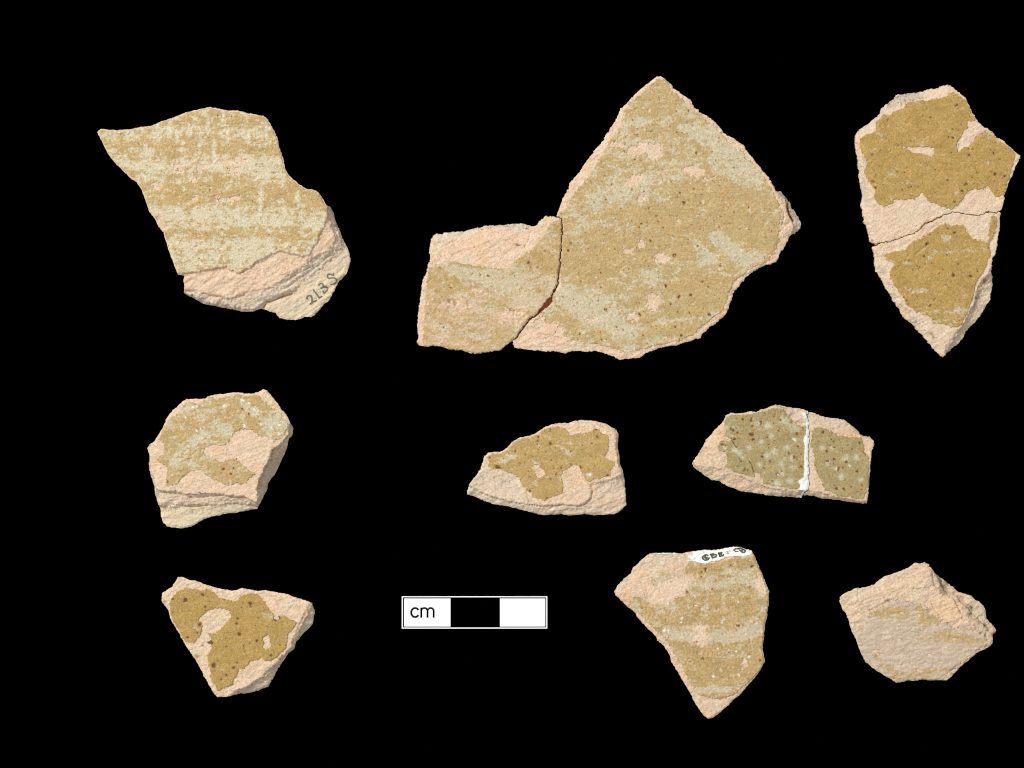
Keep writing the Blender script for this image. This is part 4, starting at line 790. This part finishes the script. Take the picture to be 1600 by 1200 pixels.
s.groove(A("890,420;930,490;980,550;1070,625"), .9, 2.2); s.groove(A("1080,360;1120,420;1155,500"), 1.2, 3)
s.groove(A("860,80;900,160;915,240"), 1.0, 2); s.groove(A("1130,340;1200,410;1260,470"), 1.2, 3); s.groove(A("1290,570;1350,610;1385,635"), 1.2, 4)
s.groove(A("1240,630;1320,675;1380,710;1395,760"), 1.1, 2.5); s.groove(A("90,430;180,440;240,400"), 1.4, 2); s.groove(A("240,290;235,350"), 1.3, 2)
s.groove(A("720,285;770,290;800,275"), 1.2, 2); s.groove(A("1160,550;1200,580"), 1.2, 3)
s.groove(A("980,1080;1060,1020;1150,950"), 1.2, 1.5)
dk = s.dots([(1470, 908, 4), (1476, 918, 6), (1478, 926, 5), (1473, 916, 4), (1519, 952, 4.5), (1517, 961, 4), (1482, 912, 4), (1540, 978, 3)])
s.H -= dk * 3
s.clay_colour(grey=np.clip(sm(0, 3, -ax2) * (.45 + .6 * s.noise(8, 81)) + s.blobs([(1338, 925, 26, 14, 0, .35), (1420, 882, 50, 14, 20, .25)]), 0, .8), cream=.18, orange=.05)
s.C = mix(s.C, np.array([.80, .57, .35]), s.blobs([(1480, 950, 32, 30, -40, .8), (1395, 925, 50, 12, 15, .35)]))
s.C = mix(s.C, np.array([.20, .15, .08]), dk * .6)
s.C *= .95
Hf = s.frag(s.f, (3.0, 2.2))
s.build('clay_body', s.f, Hf, const(s, 0), s.C, M_CLAY, s.rt, plate=True)
oc = s.blobs([bd(1388, 957, 30, 8, 5, 1.1), bd(1402, 963, 18, 5, 0, .8), bd(1436, 950, 8, 5, 0, 1), bd(1443, 962, 14, 9, -40, .8), bd(1460, 968, 7, 5, 0, 1.2), bd(1445, 974, 24, 4, 0, 1), bd(1500, 997, 38, 9, -12, .95), bd(1505, 982, 16, 5, 0, .5), bd(1450, 998, 30, 6, 0, .6), bd(1438, 987, 12, 5, 0, .6), bd(1370, 1020, 8, 8, 0, .8), bd(1376, 1032, 14, 6, -30, .6), bd(1400, 1056, 9, 5, 0, 1.3), bd(1420, 1057, 22, 4, 0, 1), bd(1390, 1045, 18, 4, -20, .8), bd(1450, 1050, 34, 4, 4, 1), bd(1470, 1046, 14, 4, 0, .8), bd(1445, 1058, 10, 3, 0, .8), bd(1388, 995, 14, 5, 0, .5), bd(1540, 1000, 10, 10, 0, .4), bd(1410, 1010, 50, 14, 0, .2)])
W = 1 - sm(.3, 1.0, oc * 1.15 + s.blobs([(1395, 952, 34, 9, 12, .6), (1425, 960, 26, 9, -14, .55), (1448, 968, 22, 10, -30, .5), (1490, 995, 40, 9, -8, .4)]) * (.6 + .7 * s.noise(7, 49)) + .45 * s.noise(6, 31, 3, 8, 2.2) + .25 * s.noise(3, 32, 2))
slipc = np.array([.575, .46, .32])
pits = s.specks(260, 85, .5, 1.3) * .55
gC = glaze_colour(s, np.array([.49, .34, .15]), W * .95, None, pits, s.specks(120, 86, .5, 1.4) * .4, slip=slipc)
gC = mix(gC, np.array([.55, .41, .31]) * np.ones_like(gC), np.clip(W * (.55 + .9 * s.noise(16, 47, 3, 8, 2)), 0, .8))
gC = mix(gC, np.array([.68, .57, .41]) * np.ones_like(gC), np.clip(s.noise(6, 48, 3, 5, 3) * 1.1 - .1, 0, .8))
s.build('worn_glaze', np.minimum(g, s.f - 1.5), Hf + .7 + s.noise(4, 42, 3, 8, 2.5) * 1.3 + s.noise(12, 44, 3, 5, 3) * 1.1, Hf - 2.5, gC, M_GLAZE, s.rt)
print('sherd 9')

# ================================================================== centimetre scale card
K = (D - .15) / D
def rect(x0, y0, x1, y1, z0, z1):
    a, b, c, d = (x0 - 800) / S * K, (600 - y1) / S * K, (x1 - 800) / S * K, (600 - y0) / S * K
    return a, b, c, d, z0, z1
def box_mesh(name, boxes, o):
    V = []; F = []
    for (a, b, c, d, z0, z1) in boxes:
        n = len(V)
        V += [(x - o[0], y - o[1], z) for z in (z0, z1) for (x, y) in ((a, b), (c, b), (c, d), (a, d))]
        F += [(n, n + 3, n + 2, n + 1), (n + 4, n + 5, n + 6, n + 7)] + [(n + i, n + (i + 1) % 4, n + 4 + (i + 1) % 4, n + 4 + i) for i in range(4)]
    me = bpy.data.meshes.new(name); me.from_pydata(V, [], F); me.update(); return me
oc_ = ((741 - 800) / S * K, (600 - 957) / S * K)
card = bpy.data.objects.new('scale_card', None); scene.collection.objects.link(card); card.location = (*oc_, 0)
card['label'] = 'black and white centimetre scale bar marked cm on its first block'; card['category'] = 'scale bar'
link('backing', box_mesh('backing', [rect(627.7, 931.6, 855.2, 982.2, 0.0, .14)], oc_), M_CARD_BLACK, card)
zf = (.1402, .146)
link('border', box_mesh('border', [rect(627.7, 931.6, 855.2, 933.3, *zf), rect(627.7, 980.5, 855.2, 982.2, *zf), rect(627.7, 933.3, 629.4, 980.5, *zf), rect(853.5, 933.3, 855.2, 980.5, *zf)], oc_), M_CARD_WHITE, card)
b1 = link('centimetre_block', box_mesh('centimetre_block', [rect(631.3, 935.1, 703.9, 979, *zf)], oc_), M_CARD_WHITE, card)
link('centimetre_block', box_mesh('centimetre_block', [rect(781.1, 935.1, 852, 979, *zf)], oc_), M_CARD_WHITE, card)
def stroke_letter(name, paths, w, parent):
    """flat printed letter: ribbons with round joins"""
    import bmesh
    bm = bmesh.new(); k = 0
    allp = []
    for pts in paths:
        for (a, b) in zip(pts[:-1], pts[1:]): allp.append((a, b))
    for (a, b) in allp:
        a = np.array(a, float); b = np.array(b, float); d = b - a; L = np.hypot(*d); n = np.array([-d[1], d[0]]) / L * w / 2
        poly = [a - n, b - n, b + n, a + n]
        z = .1465 + .00002 * k; k += 1
        vs = [bm.verts.new(((p[0] - 800) / S * K - oc_[0], (600 - p[1]) / S * K - oc_[1], z)) for p in poly]
        f = bm.faces.new(vs); f.normal_update()
        if f.normal.z < 0: f.normal_flip()
    me = bpy.data.meshes.new(name); bm.to_mesh(me); bm.free()
    return link(name, me, M_CARD_BLACK, parent)
def arc(cx, cy, rx, ry, a0, a1, n=22):
    return [(cx + rx * math.cos(math.radians(a0 + (a1 - a0) * i / n)), cy - ry * math.sin(math.radians(a0 + (a1 - a0) * i / n))) for i in range(n + 1)]
stroke_letter('letter', [arc(648.6, 957.1, 6.1, 7.2, 32, 328, 34)], 3.15, b1)
stroke_letter('letter', [[(658.2, 949.3), (658.2, 965.2)], [(668.0, 953.8), (668.0, 965.2)], [(677.6, 953.8), (677.6, 965.2)], arc(663.1, 954.6, 4.9, 4.7, 180, 0, 18), arc(672.8, 954.6, 4.8, 4.7, 180, 0, 18)], 3.0, b1)

# ================================================================== black cloth the sherds lie on
me = bpy.data.meshes.new('black_backdrop')
me.from_pydata([(-300, -300, 0), (300, -300, 0), (300, 300, 0), (-300, 300, 0)], [], [(0, 1, 2, 3)])
bk = link('black_backdrop', me, M_VELVET, loc=(0, 0, -.004)); bk['kind'] = 'structure'
